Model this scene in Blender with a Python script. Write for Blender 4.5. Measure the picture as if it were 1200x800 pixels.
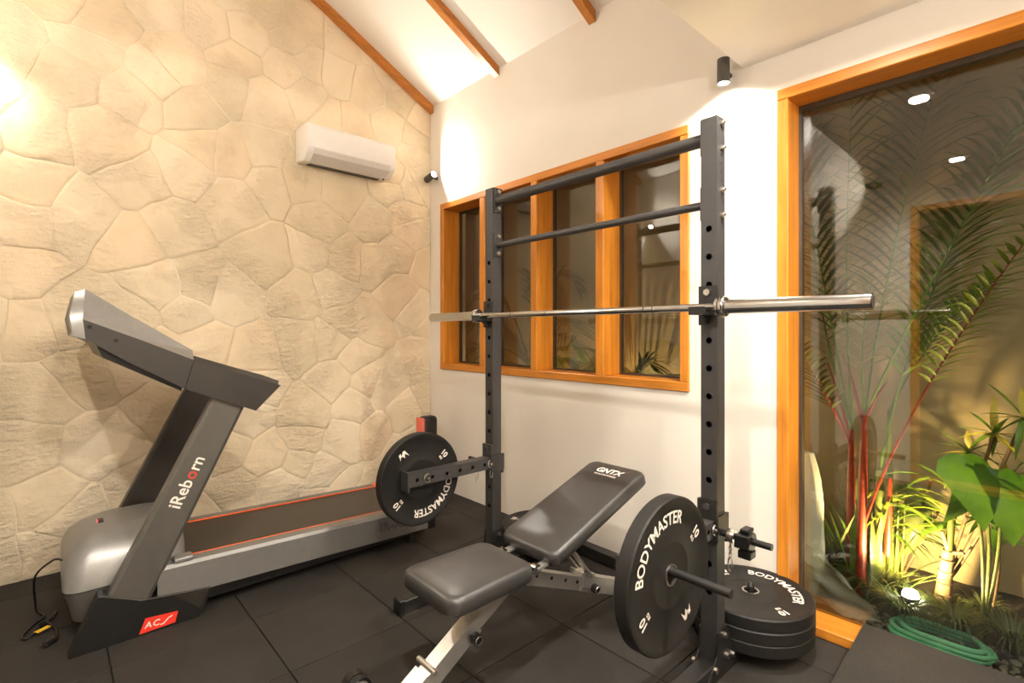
import bpy, bmesh, math, random
from mathutils import Vector, Matrix, noise as mnoise
random.seed(7)
R = math.radians
sc = bpy.context.scene
for o in list(bpy.data.objects):
    bpy.data.objects.remove(o)
COL = sc.collection

# ------------------------------------------------------------------ camera, world, exposure
F_PX, CAM_H, YAW, HORIZON = 595.0, 1.23, R(47.47), 389.0
cam_d = bpy.data.cameras.new('camera')
cam_d.sensor_width = 36.0
cam_d.lens = F_PX / 1200 * 36.0
cam_d.shift_y = (HORIZON - 400.0) / 1200.0
cam_d.clip_start = 0.02
cam = bpy.data.objects.new('camera', cam_d)
COL.objects.link(cam)
cam.location = (0, 0, CAM_H)
cam.rotation_euler = (R(90), 0, YAW)
sc.camera = cam

world = bpy.data.worlds.new('night_sky')
sc.world = world
world.use_nodes = True
world.node_tree.nodes['Background'].inputs[0].default_value = (0.010, 0.013, 0.020, 1)
world.node_tree.nodes['Background'].inputs[1].default_value = 0.5

sc.view_settings.view_transform = 'Standard'
sc.view_settings.look = 'None'
sc.view_settings.exposure = 0.86
sc.view_settings.gamma = 1.0
sc.view_settings.use_curve_mapping = False
sc.cycles.max_bounces = 10
sc.cycles.diffuse_bounces = 6
sc.cycles.glossy_bounces = 5
sc.cycles.transparent_max_bounces = 24
sc.cycles.sample_clamp_indirect = 6.0
sc.cycles.caustics_reflective = False
sc.cycles.caustics_refractive = False

# light levels (watts); the lamps themselves are built further down
DOWNLIGHT_W, SPOT_W, GARDEN_W = 22.0, 14.0, 66.0
WARM = (1.0, 0.925, 0.82)
AMBER = (1.0, 0.71, 0.31)

# ------------------------------------------------------------------ pixel helpers (1200x800 frame)
FW = Vector((-math.sin(YAW), math.cos(YAW), 0)); RT = Vector((math.cos(YAW), math.sin(YAW), 0)); UP = Vector((0, 0, 1))
CAM = Vector((0, 0, CAM_H))
def ray(px, py): return FW + RT * ((px - 600) / F_PX) + UP * ((HORIZON - py) / F_PX)
def on_y(px, py, y): d = ray(px, py); return CAM + d * (y / d.y)
def on_x(px, py, x): d = ray(px, py); return CAM + d * (x / d.x)
def on_z(px, py, z): d = ray(px, py); return CAM + d * ((z - CAM_H) / d.z)

# ------------------------------------------------------------------ materials
def new_mat(name):
    m = bpy.data.materials.new(name); m.use_nodes = True
    return m, m.node_tree.nodes, m.node_tree.links, m.node_tree.nodes['Principled BSDF']
def coords(N, L, scale=(1, 1, 1)):
    tc = N.new('ShaderNodeTexCoord'); mp = N.new('ShaderNodeMapping'); mp.inputs['Scale'].default_value = scale
    L.new(tc.outputs['Object'], mp.inputs['Vector']); return mp.outputs['Vector']
def world_coords(N, L, scale=(1, 1, 1)):
    g = N.new('ShaderNodeNewGeometry'); mp = N.new('ShaderNodeMapping'); mp.inputs['Scale'].default_value = scale
    L.new(g.outputs['Position'], mp.inputs['Vector']); return mp.outputs['Vector']
def noise(N, L, vec, scale, detail=4, rough=0.6):
    n = N.new('ShaderNodeTexNoise'); n.inputs['Scale'].default_value = scale
    n.inputs['Detail'].default_value = detail; n.inputs['Roughness'].default_value = rough
    L.new(vec, n.inputs['Vector']); return n.outputs['Fac']
def ramp(N, L, fac, stops):
    r = N.new('ShaderNodeValToRGB'); els = r.color_ramp.elements
    els[0].position, els[0].color = stops[0][0], (*stops[0][1], 1)
    els[1].position, els[1].color = stops[-1][0], (*stops[-1][1], 1)
    for p, c in stops[1:-1]:
        e = els.new(p); e.color = (*c, 1)
    L.new(fac, r.inputs['Fac']); return r.outputs['Color']
def bump(N, L, b, h, strength, dist=0.01):
    n = N.new('ShaderNodeBump'); n.inputs['Strength'].default_value = strength; n.inputs['Distance'].default_value = dist
    L.new(h, n.inputs['Height']); L.new(n.outputs['Normal'], b.inputs['Normal'])
def scl(c, k): return tuple(min(1, v * k) for v in c)

def simple(name, col, rough=0.5, metal=0.0, var=0.12, nscale=30.0, bmp=0.0, spec=None, coat=0.0):
    m, N, L, b = new_mat(name)
    v = world_coords(N, L)
    f = noise(N, L, v, nscale)
    L.new(ramp(N, L, f, [(0.3, scl(col, 1 - var)), (0.7, scl(col, 1 + var))]), b.inputs['Base Color'])
    b.inputs['Roughness'].default_value = rough; b.inputs['Metallic'].default_value = metal
    if spec is not None: b.inputs['Specular IOR Level'].default_value = spec
    if coat: b.inputs['Coat Weight'].default_value = coat
    if bmp: bump(N, L, b, noise(N, L, v, nscale * 6), bmp, 0.003)
    return m
def emit(name, col, strength):
    m, N, L, b = new_mat(name)
    b.inputs['Base Color'].default_value = (*col, 1)
    b.inputs['Emission Color'].default_value = (*col, 1); b.inputs['Emission Strength'].default_value = strength
    return m
def wood(name, col, axis):
    m, N, L, b = new_mat(name)
    s = [14, 14, 14]; s[axis] = 0.9
    v = world_coords(N, L, s)
    f = noise(N, L, v, 2.2, 6, 0.65)
    L.new(ramp(N, L, f, [(0.25, scl(col, 0.62)), (0.5, col), (0.75, (min(1, col[0] * 1.28), col[1] * 1.35, col[2] * 1.5))]), b.inputs['Base Color'])
    b.inputs['Roughness'].default_value = 0.38
    bump(N, L, b, f, 0.15, 0.002)
    return m
def make_stone(name, base):
    m, N, L, b = new_mat(name)
    v = world_coords(N, L)
    oi = N.new('ShaderNodeObjectInfo')
    big = noise(N, L, v, 2.3, 5, 0.62)
    c1 = ramp(N, L, big, [(0.3, scl(base, 0.86)), (0.52, base), (0.72, (base[0] * 1.04, base[1] * 1.06, base[2] * 1.12))])
    rnd = ramp(N, L, oi.outputs['Random'], [(0.0, (0.90, 0.88, 0.83)), (0.5, (1, 1, 1)), (1.0, (1.0, 0.95, 0.90))])
    mx = N.new('ShaderNodeMix'); mx.data_type = 'RGBA'; mx.blend_type = 'MULTIPLY'; mx.inputs[0].default_value = 1.0
    L.new(c1, mx.inputs[6]); L.new(rnd, mx.inputs[7])
    # iron-coloured staining with its own blotchy shape
    st = noise(N, L, v, 5.5, 6, 0.7)
    stf = ramp(N, L, st, [(0.60, (0, 0, 0)), (0.76, (0.55, 0.55, 0.55))])
    mx2 = N.new('ShaderNodeMix'); mx2.data_type = 'RGBA'
    L.new(stf, mx2.inputs[0]); L.new(mx.outputs[2], mx2.inputs[6]); mx2.inputs[7].default_value = (0.62, 0.46, 0.26, 1)
    L.new(mx2.outputs[2], b.inputs['Base Color'])
    b.inputs['Roughness'].default_value = 0.85
    fine = noise(N, L, v, 26, 8, 0.68)
    wavev = world_coords(N, L, (1, 5, 13))
    lay = noise(N, L, wavev, 3.2, 5, 0.6)
    # rough-hewn only where the patch mask says so
    mask = ramp(N, L, noise(N, L, v, 2.9, 2, 0.5), [(0.42, (0.12,) * 3), (0.62, (1,) * 3)])
    a = N.new('ShaderNodeMath'); a.operation = 'ADD'; L.new(fine, a.inputs[0]); L.new(lay, a.inputs[1])
    mm = N.new('ShaderNodeMath'); mm.operation = 'MULTIPLY'; L.new(a.outputs[0], mm.inputs[0]); L.new(mask, mm.inputs[1])
    bump(N, L, b, mm.outputs[0], 0.8, 0.026)
    return m
def make_plaster(name, col):
    m, N, L, b = new_mat(name)
    v = world_coords(N, L)
    f = noise(N, L, v, 1.6, 5, 0.6)
    L.new(ramp(N, L, f, [(0.3, scl(col, 0.96)), (0.7, scl(col, 1.03))]), b.inputs['Base Color'])
    b.inputs['Roughness'].default_value = 0.8
    bump(N, L, b, noise(N, L, v, 60, 3), 0.05, 0.002)
    return m
def make_rubber_tile():
    m, N, L, b = new_mat('rubber_floor')
    v = world_coords(N, L)
    oi = N.new('ShaderNodeObjectInfo')
    sp = noise(N, L, v, 420, 2, 0.5)
    c = ramp(N, L, sp, [(0.35, (0.016, 0.014, 0.012)), (0.62, (0.030, 0.0265, 0.023)), (0.72, (0.062, 0.056, 0.048))])
    sm = noise(N, L, v, 3.5, 4, 0.6)
    dust = ramp(N, L, sm, [(0.35, (0.82,) * 3), (0.7, (1.25, 1.22, 1.16))])
    mx = N.new('ShaderNodeMix'); mx.data_type = 'RGBA'; mx.blend_type = 'MULTIPLY'; mx.inputs[0].default_value = 1
    L.new(c, mx.inputs[6]); L.new(dust, mx.inputs[7])
    rn = ramp(N, L, oi.outputs['Random'], [(0, (0.88,) * 3), (1, (1.1,) * 3)])
    mx2 = N.new('ShaderNodeMix'); mx2.data_type = 'RGBA'; mx2.blend_type = 'MULTIPLY'; mx2.inputs[0].default_value = 1
    L.new(mx.outputs[2], mx2.inputs[6]); L.new(rn, mx2.inputs[7])
    L.new(mx2.outputs[2], b.inputs['Base Color'])
    b.inputs['Roughness'].default_value = 0.74
    b.inputs['Specular IOR Level'].default_value = 0.3
    bump(N, L, b, sp, 0.25, 0.0015)
    return m
def make_glass(name, ior):
    m, N, L, b = new_mat(name); N.remove(b)
    out = N['Material Output']
    g = N.new('ShaderNodeNewGeometry')
    mr = N.new('ShaderNodeMapRange'); mr.inputs['To Min'].default_value = ior; mr.inputs['To Max'].default_value = 1 / ior
    L.new(g.outputs['Backfacing'], mr.inputs['Value'])
    fr = N.new('ShaderNodeFresnel'); L.new(mr.outputs['Result'], fr.inputs['IOR'])
    t = N.new('ShaderNodeBsdfTransparent'); t.inputs['Color'].default_value = (0.745, 0.76, 0.735, 1)
    gl = N.new('ShaderNodeBsdfGlossy'); gl.inputs['Roughness'].default_value = 0.0
    mx = N.new('ShaderNodeMixShader')
    L.new(fr.outputs[0], mx.inputs[0]); L.new(t.outputs[0], mx.inputs[1]); L.new(gl.outputs[0], mx.inputs[2])
    L.new(mx.outputs[0], out.inputs['Surface'])
    return m
def make_leaf(name, c1, c2, trans=0.35):
    m, N, L, b = new_mat(name)
    v = world_coords(N, L)
    f = noise(N, L, v, 9, 4, 0.6)
    col = ramp(N, L, f, [(0.3, c1), (0.7, c2)])
    L.new(col, b.inputs['Base Color']); b.inputs['Roughness'].default_value = 0.42
    tr = N.new('ShaderNodeBsdfTranslucent'); L.new(col, tr.inputs['Color'])
    mx = N.new('ShaderNodeMixShader'); mx.inputs[0].default_value = trans
    L.new(b.outputs[0], mx.inputs[1]); L.new(tr.outputs[0], mx.inputs[2])
    L.new(mx.outputs[0], N['Material Output'].inputs['Surface'])
    return m
def make_plastic_film():
    m, N, L, b = new_mat('plastic_film')
    v = world_coords(N, L)
    f = noise(N, L, v, 14, 5, 0.7)
    b.inputs['Base Color'].default_value = (0.72, 0.72, 0.62, 1); b.inputs['Roughness'].default_value = 0.25
    bump(N, L, b, f, 0.6, 0.01)
    t = N.new('ShaderNodeBsdfTransparent'); t.inputs['Color'].default_value = (0.9, 0.92, 0.85, 1)
    mx = N.new('ShaderNodeMixShader'); mx.inputs[0].default_value = 0.42
    L.new(t.outputs[0], mx.inputs[1]); L.new(b.outputs[0], mx.inputs[2])
    L.new(mx.outputs[0], N['Material Output'].inputs['Surface'])
    return m

STONE = (0.79, 0.677, 0.495)
M = dict(
    stone=make_stone('sandstone', STONE),
    mortar=make_plaster('pale_mortar', (0.81, 0.715, 0.55)),
    plaster=make_plaster('white_plaster', (0.77, 0.725, 0.655)),
    ceil=make_plaster('ceiling_paint', (0.80, 0.755, 0.69)),
    garden_wall=make_plaster('ochre_render', (0.46, 0.35, 0.20)),
    tile=make_rubber_tile(),
    joint=simple('floor_joint', (0.008, 0.007, 0.006), 0.9),
    wood_x=wood('teak_along_x', (0.56, 0.20, 0.020), 0),
    wood_y=wood('teak_along_y', (0.56, 0.20, 0.020), 1),
    wood_z=wood('teak_along_z', (0.58, 0.21, 0.020), 2),
    rafter=wood('rafter_wood', (0.46, 0.165, 0.026), 1),
    glass=make_glass('window_glass', 1.88),
    gasket=simple('dark_gasket', (0.05, 0.035, 0.02), 0.6),
    rack=simple('charcoal_powder_coat', (0.046, 0.044, 0.043), 0.46, 0.25, 0.06, 60, 0.04),
    rack_blk=simple('black_powder_coat', (0.012, 0.0112, 0.0105), 0.45, 0.1, 0.1, 60, 0.05),
    chrome=simple('chrome', (0.50, 0.495, 0.485), 0.15, 1.0, 0.03),
    zinc=simple('zinc_bolt', (0.62, 0.58, 0.52), 0.28, 1.0, 0.08),
    chromed=simple('chromed_tube', (0.66, 0.64, 0.60), 0.36, 0.9, 0.06, 40),
    rubber=simple('bumper_rubber', (0.0085, 0.0075, 0.0065), 0.55, 0, 0.15, 90, 0.06, 0.35),
    print=simple('white_print', (0.72, 0.66, 0.58), 0.6, 0, 0.04),
    print_red=simple('red_print', (0.50, 0.05, 0.025), 0.6, 0, 0.04),
    print_dark=simple('dark_print', (0.008, 0.0075, 0.007), 0.6, 0, 0.04),
    vinyl=simple('black_vinyl', (0.034, 0.032, 0.030), 0.36, 0, 0.10, 14, 0.10),
    tm_grey=simple('metallic_grey_paint', (0.105, 0.097, 0.085), 0.36, 0.35, 0.05),
    tm_rail=simple('light_grey_paint', (0.175, 0.168, 0.156), 0.40, 0.3, 0.05),
    tm_silver=simple('silver_paint', (0.25, 0.245, 0.235), 0.36, 0.5, 0.05),
    tm_dark=simple('dark_grey_plastic', (0.026, 0.022, 0.018), 0.38, 0.15, 0.06),
    tm_black=simple('black_plastic', (0.007, 0.0065, 0.006), 0.40, 0, 0.1),
    belt=simple('running_belt', (0.020, 0.017, 0.014), 0.42, 0, 0.12, 50, 0.05),
    orange=simple('orange_stripe', (0.80, 0.12, 0.02), 0.5, 0, 0.04),
    red=simple('red_sticker', (0.72, 0.035, 0.018), 0.5, 0, 0.05),
    redpad=simple('red_vinyl', (0.74, 0.15, 0.10), 0.45, 0, 0.08),
    white_pl=simple('white_abs', (0.80, 0.775, 0.74), 0.32, 0, 0.02),
    grey_pl=simple('grey_abs', (0.66, 0.63, 0.59), 0.35, 0, 0.03),
    lamp_body=simple('lamp_grey', (0.060, 0.055, 0.048), 0.45, 0.3, 0.06),
    lens=emit('lamp_lens', (1.0, 0.90, 0.74), 40.0),
    down=emit('downlight_diffuser', (1.0, 0.92, 0.80), 22.0),
    led=emit('red_led', (1.0, 0.05, 0.06), 2.2),
    gardenlens=emit('garden_lens', (1.0, 0.90, 0.68), 120.0),
    yellow=simple('yellow_tag', (0.75, 0.46, 0.02), 0.5),
    soil=simple('dark_soil', (0.035, 0.026, 0.017), 0.95, 0, 0.4, 40, 0.6),
    pebble=simple('grey_pebble', (0.22, 0.20, 0.165), 0.7, 0, 0.35, 22, 0.2),
    hose=simple('green_hose', (0.16, 0.52, 0.30), 0.4, 0, 0.15, 20),
    red_stem=simple('red_crownshaft', (0.26, 0.028, 0.010), 0.42, 0, 0.25, 24),
    green_stem=simple('green_cane', (0.11, 0.13, 0.022), 0.45, 0, 0.25, 24),
    brown_stem=simple('brown_stem', (0.16, 0.095, 0.045), 0.7, 0, 0.3, 40, 0.3),
    tan_stem=simple('ringed_trunk', (0.22, 0.145, 0.075), 0.7, 0, 0.3, 40, 0.3),
    leaf_dark=make_leaf('palm_green', (0.075, 0.095, 0.022), (0.16, 0.18, 0.045)),
    leaf_mid=make_leaf('leaf_green', (0.10, 0.20, 0.020), (0.20, 0.33, 0.04)),
    leaf_lime=make_leaf('lime_green', (0.19, 0.29, 0.02), (0.34, 0.41, 0.04), 0.45),
    leaf_broad=make_leaf('broad_leaf_green', (0.045, 0.13, 0.008), (0.10, 0.21, 0.014), 0.35),
    leaf_yel=make_leaf('yellow_leaf', (0.52, 0.42, 0.03), (0.66, 0.58, 0.08), 0.4),
    leaf_grass=make_leaf('grass_green', (0.05, 0.07, 0.016), (0.12, 0.14, 0.04), 0.3),
    film=make_plastic_film(),
    sack=simple('white_sack', (0.60, 0.58, 0.48), 0.5, 0, 0.12, 8, 0.5),
)

# ------------------------------------------------------------------ mesh helpers
def ortho(d, hint=None):
    d = d.normalized()
    h = hint or (Vector((0, 0, 1)) if abs(d.z) < 0.9 else Vector((1, 0, 0)))
    a = (h - d * h.dot(d)).normalized(); return a, d.cross(a)

class MB:
    def __init__(s): s.v = []; s.f = []
    def add(s, vs, fs):
        n = len(s.v); s.v += [Vector(p) for p in vs]; s.f += [tuple(i + n for i in f) for f in fs]; return s
    def box(s, x0, x1, y0, y1, z0, z1):
        return s.add([(x0, y0, z0), (x1, y0, z0), (x1, y1, z0), (x0, y1, z0), (x0, y0, z1), (x1, y0, z1), (x1, y1, z1), (x0, y1, z1)],
                     [(0, 3, 2, 1), (4, 5, 6, 7), (0, 1, 5, 4), (1, 2, 6, 5), (2, 3, 7, 6), (3, 0, 4, 7)])
    def prism(s, poly, vec):
        n = len(poly); vec = Vector(vec); p = [Vector(q) for q in poly]
        fs = [tuple(range(n))[::-1], tuple(range(n, 2 * n))] + [(i, (i + 1) % n, n + (i + 1) % n, n + i) for i in range(n)]
        return s.add(p + [q + vec for q in p], fs)
    def cyl(s, p0, p1, r, seg=16, r2=None, caps=True):
        p0, p1 = Vector(p0), Vector(p1); a, b = ortho(p1 - p0); r2 = r if r2 is None else r2
        vs = []
        for p, q in ((p0, r), (p1, r2)):
            vs += [p + a * (q * math.cos(2 * math.pi * i / seg)) + b * (q * math.sin(2 * math.pi * i / seg)) for i in range(seg)]
        fs = [(i, (i + 1) % seg, seg + (i + 1) % seg, seg + i) for i in range(seg)]
        if caps: fs += [tuple(range(seg))[::-1], tuple(range(seg, 2 * seg))]
        return s.add(vs, fs)
    def tube(s, pts, r, seg=8, closed=False):
        pts = [Vector(p) for p in pts]; n = len(pts); rr = r if isinstance(r, (list, tuple)) else [r] * n
        vs = []; a = None
        for i, p in enumerate(pts):
            if closed: d = pts[(i + 1) % n] - pts[i - 1]
            else: d = pts[min(i + 1, n - 1)] - pts[max(i - 1, 0)]
            a, b = ortho(d, a); 
            vs += [p + a * (rr[i] * math.cos(2 * math.pi * k / seg)) + b * (rr[i] * math.sin(2 * math.pi * k / seg)) for k in range(seg)]
        fs = []
        for i in range(n if closed else n - 1):
            j = (i + 1) % n
            fs += [(i * seg + k, i * seg + (k + 1) % seg, j * seg + (k + 1) % seg, j * seg + k) for k in range(seg)]
        if not closed: fs += [tuple(range(seg))[::-1], tuple(range((n - 1) * seg, n * seg))]
        return s.add(vs, fs)
    def bar(s, p0, p1, w, h, hint=None):
        p0, p1 = Vector(p0), Vector(p1); a, b = ortho(p1 - p0, Vector(hint) if hint else None)
        q = [p0 + a * (h / 2 * i) + b * (w / 2 * j) for i, j in ((-1, -1), (-1, 1), (1, 1), (1, -1))]
        return s.prism(q, p1 - p0)
    def lathe(s, prof, seg=48, mat=None, closed=False):
        vs = []; n = len(prof)
        for i in range(seg):
            c, d = math.cos(2 * math.pi * i / seg), math.sin(2 * math.pi * i / seg)
            vs += [Vector((r * c, r * d, z)) for r, z in prof]
        if mat: vs = [mat @ v for v in vs]
        fs = []
        for i in range(seg):
            j = (i + 1) % seg
            for k in range(n if closed else n - 1):
                k2 = (k + 1) % n
                fs.append((i * n + k, j * n + k, j * n + k2, i * n + k2))
        return s.add(vs, fs)
    def loft(s, rings, caps=True):
        n = len(rings[0]); vs = [p for r in rings for p in r]; fs = []
        for i in range(len(rings) - 1):
            fs += [(i * n + k, i * n + (k + 1) % n, (i + 1) * n + (k + 1) % n, (i + 1) * n + k) for k in range(n)]
        if caps: fs += [tuple(range(n))[::-1], tuple(range((len(rings) - 1) * n, len(rings) * n))]
        return s.add(vs, fs)
    def rbox(s, x0, x1, y0, y1, z0, z1, r, seg=3, tf=None):
        bm = bmesh.new()
        t = MB().box(x0, x1, y0, y1, z0, z1)
        vs = [bm.verts.new(tf(v) if tf else v) for v in t.v]
        for f in t.f: bm.faces.new([vs[i] for i in f])
        bmesh.ops.bevel(bm, geom=list(bm.edges), offset=r, segments=seg, profile=0.5, affect='EDGES', clamp_overlap=True)
        bm.verts.ensure_lookup_table(); bm.verts.index_update()
        s.add([v.co.copy() for v in bm.verts], [[v.index for v in f.verts] for f in bm.faces]); bm.free(); return s
    def xf(s, m): s.v = [m @ v for v in s.v]; return s
    def mesh(s, name, mat, off=None, smooth=None, recalc=True):
        me = bpy.data.meshes.new(name)
        me.from_pydata([(v - off) if off else v for v in s.v], [], s.f)
        if recalc:
            bm = bmesh.new(); bm.from_mesh(me); bmesh.ops.recalc_face_normals(bm, faces=list(bm.faces)); bm.to_mesh(me); bm.free()
        if mat: me.materials.append(mat)
        if smooth is not None:
            me.shade_smooth(); me.set_sharp_from_angle(angle=R(smooth))
        return me
    def build(s, name, mat, parent=None, smooth=None, recalc=True):
        off = root_loc(parent) if parent else None
        return link(name, s.mesh(name, mat, off, smooth, recalc), parent)

def root_loc(o):
    l = Vector((0, 0, 0))
    while o: l = l + o.location; o = o.parent
    return l
def link(name, me, parent=None):
    o = bpy.data.objects.new(name, me); COL.objects.link(o)
    if parent: o.parent = parent
    return o
def thing(name, label, cat, loc=(0, 0, 0), group=None):
    o = bpy.data.objects.new(name, None); COL.objects.link(o); o.location = loc
    o.empty_display_size = 0.05
    return tag(o, label, cat, group)
def tag(o, label, cat, group=None):
    o['label'] = label; o['category'] = cat
    if group: o['group'] = group
    return o
def struct(o, label, cat):
    tag(o, label, cat); o['kind'] = 'structure'; return o
def copy_tree(o, parent=None):
    c = o.copy(); COL.objects.link(c); c.parent = parent
    for ch in list(o.children): copy_tree(ch, c)
    return c

def text_mb(txt, size, bold=0.0, spacing=1.0, shear=0.0):
    cu = bpy.data.curves.new('lettering', 'FONT'); cu.body = txt; cu.size = size
    cu.offset = bold * size; cu.space_character = spacing; cu.shear = shear; cu.align_x = 'CENTER'; cu.align_y = 'CENTER'; cu.resolution_u = 3
    ob = bpy.data.objects.new('lettering', cu); COL.objects.link(ob)
    dg = bpy.context.evaluated_depsgraph_get()
    me = bpy.data.meshes.new_from_object(ob.evaluated_get(dg))
    m = MB().add([v.co.copy() for v in me.vertices], [tuple(p.vertices) for p in me.polygons])
    bpy.data.objects.remove(ob); bpy.data.curves.remove(cu); bpy.data.meshes.remove(me)
    return m
def plane_map(m, origin, ux, uy, un, lift=0.0008):
    o, ux, uy, un = Vector(origin), Vector(ux).normalized(), Vector(uy).normalized(), Vector(un).normalized()
    m.v = [o + ux * v.x + uy * v.y + un * (lift + v.z) for v in m.v]; return m

def holed_bar(w, h, length, holes, r, f):
    """square tube along l with round holes through its two b-faces; f maps (l, a, b) to a point"""
    m = MB(); N = 16; cells = []
    last = 0.0
    for c in holes:
        lo, hi = c - w * 0.45, c + w * 0.45
        if lo > last + 1e-4: cells.append((last, lo, None))
        cells.append((lo, hi, c)); last = hi
    if last < length: cells.append((last, length, None))
    for sb in (-h / 2, h / 2):
        for lo, hi, c in cells:
            if c is None:
                m.add([f(lo, -w / 2, sb), f(hi, -w / 2, sb), f(hi, w / 2, sb), f(lo, w / 2, sb)], [(0, 1, 2, 3)])
            else:
                rect, circ, deep = [], [], []
                for k in range(N):
                    t = 2 * math.pi * (k + 0.5) / N; ct, st = math.cos(t), math.sin(t)
                    q = max(abs(ct), abs(st)); hl = (hi - lo) / 2
                    rect.append(f(c + ct / q * hl, st / q * w / 2, sb))
                    circ.append(f(c + ct * r, st * r, sb)); deep.append(f(c + ct * r, st * r, sb * 0.90))
                fs = []
                for k in range(N):
                    j = (k + 1) % N
                    fs += [(k, j, N + j, N + k), (N + k, N + j, 2 * N + j, 2 * N + k)]
                m.add(rect + circ + deep, fs)
                # fill the four corners left between the 16-gon ring and the cell rectangle
                for sl in (-1, 1):
                    for sa in (-1, 1):
                        ks = [k for k in range(N) if (math.cos(2 * math.pi * (k + .5) / N) * sl > 0 and math.sin(2 * math.pi * (k + .5) / N) * sa > 0)]
                        k1 = max(ks, key=lambda k: abs(math.cos(2 * math.pi * (k + .5) / N)) if abs(math.cos(2 * math.pi * (k + .5) / N)) <= abs(math.sin(2 * math.pi * (k + .5) / N)) + 1e-9 else -1)
                        k2 = max(ks, key=lambda k: abs(math.sin(2 * math.pi * (k + .5) / N)) if abs(math.sin(2 * math.pi * (k + .5) / N)) <= abs(math.cos(2 * math.pi * (k + .5) / N)) + 1e-9 else -1)
                        m.add([rect[k1], rect[k2], f(c + sl * (hi - lo) / 2, sa * w / 2, sb)], [(0, 1, 2)])
    for sa in (-w / 2, w / 2):
        m.add([f(0, sa, -h / 2), f(length, sa, -h / 2), f(length, sa, h / 2), f(0, sa, h / 2)], [(0, 1, 2, 3)])
    for e in (0, length):
        m.add([f(e, -w / 2, -h / 2), f(e, w / 2, -h / 2), f(e, w / 2, h / 2), f(e, -w / 2, h / 2)], [(0, 1, 2, 3)])
    return m

# ------------------------------------------------------------------ room shell
XL, XR, YW, YO = -3.50, 1.90, 2.30, -0.36           # stone wall, end wall, white wall, opposite wall
WT = 0.24                                            # wall thickness
Z_EAVE, SLOPE, Z_FLAT, X_FLAT = 3.05, 0.512, 2.41, -0.975
YM = (YW + YO) / 2
Z_RIDGE = Z_EAVE + SLOPE * (YW - YM)
GLASS_Y = 2.43

# floor with rubber tiles
floor = MB().box(XL - WT, XR + .1, YO - WT, YW + .0, -0.12, -0.012).build('floor', M['joint'])
struct(floor, 'black rubber tiled gym floor', 'floor')
TX, TY, GAP = 0.4635, 0.4765, 0.0045
tile_cache = {}
xs = [-0.9695 + TX * k for k in range(-7, 8)]; ys = [0.1745 + TY * k for k in range(-3, 7)]
for i in range(len(xs) - 1):
    for j in range(len(ys) - 1):
        x0, x1 = max(xs[i], XL), min(xs[i + 1], XR); y0, y1 = max(ys[j], YO), min(ys[j + 1], YW)
        if x1 - x0 < .02 or y1 - y0 < .02: continue
        key = (round(x1 - x0, 3), round(y1 - y0, 3))
        if key not in tile_cache:
            a, b, e = key[0] / 2 - GAP / 2, key[1] / 2 - GAP / 2, 0.0012
            ring = lambda d, z: [Vector((-a + d, -b + d, z)), Vector((a - d, -b + d, z)), Vector((a - d, b - d, z)), Vector((-a + d, b - d, z))]
            tile_cache[key] = MB().loft([ring(0, -0.012), ring(0, -e), ring(e, 0)]).mesh('rubber_tile', M['tile'])
        t = link('rubber_tile', tile_cache[key], floor); t.location = ((x0 + x1) / 2, (y0 + y1) / 2, 0)

# stone wall: irregular slabs, each a piece of its own
wall_left = MB().prism([(XL - WT, YO - WT, -.1), (XL - WT, YW + WT, -.1), (XL - WT, YW + WT, 3.0), (XL - WT, YM, Z_RIDGE + .15), (XL - WT, YO - WT, 3.0)], (WT + 0.0085, 0, 0)).build('wall_left', M['mortar'])
struct(wall_left, 'cream sandstone wall of irregular flat stones', 'wall')
def clip(poly, n, d):
    out = []
    for i in range(len(poly)):
        p, q = poly[i], poly[(i + 1) % len(poly)]
        a, b = p[0] * n[0] + p[1] * n[1] - d, q[0] * n[0] + q[1] * n[1] - d
        if a <= 0: out.append(p)
        if (a < 0 < b) or (b < 0 < a):
            t = a / (a - b); out.append((p[0] + (q[0] - p[0]) * t, p[1] + (q[1] - p[1]) * t))
    return out
rs = random.Random(21)
seeds = []
while len(seeds) < 158:
    c = (rs.uniform(YO, YW), rs.uniform(0, Z_RIDGE)); best = None
    for s_ in seeds:
        dd = math.hypot(c[0] - s_[0], (c[1] - s_[1]) * 0.88)
        if best is None or dd < best: best = dd
    if best is None or best > rs.uniform(0.10, 0.27): seeds.append(c)
outer = [(YO, 0.0), (YW, 0.0), (YW, Z_EAVE), (YM, Z_RIDGE), (YO, Z_EAVE)]
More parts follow.
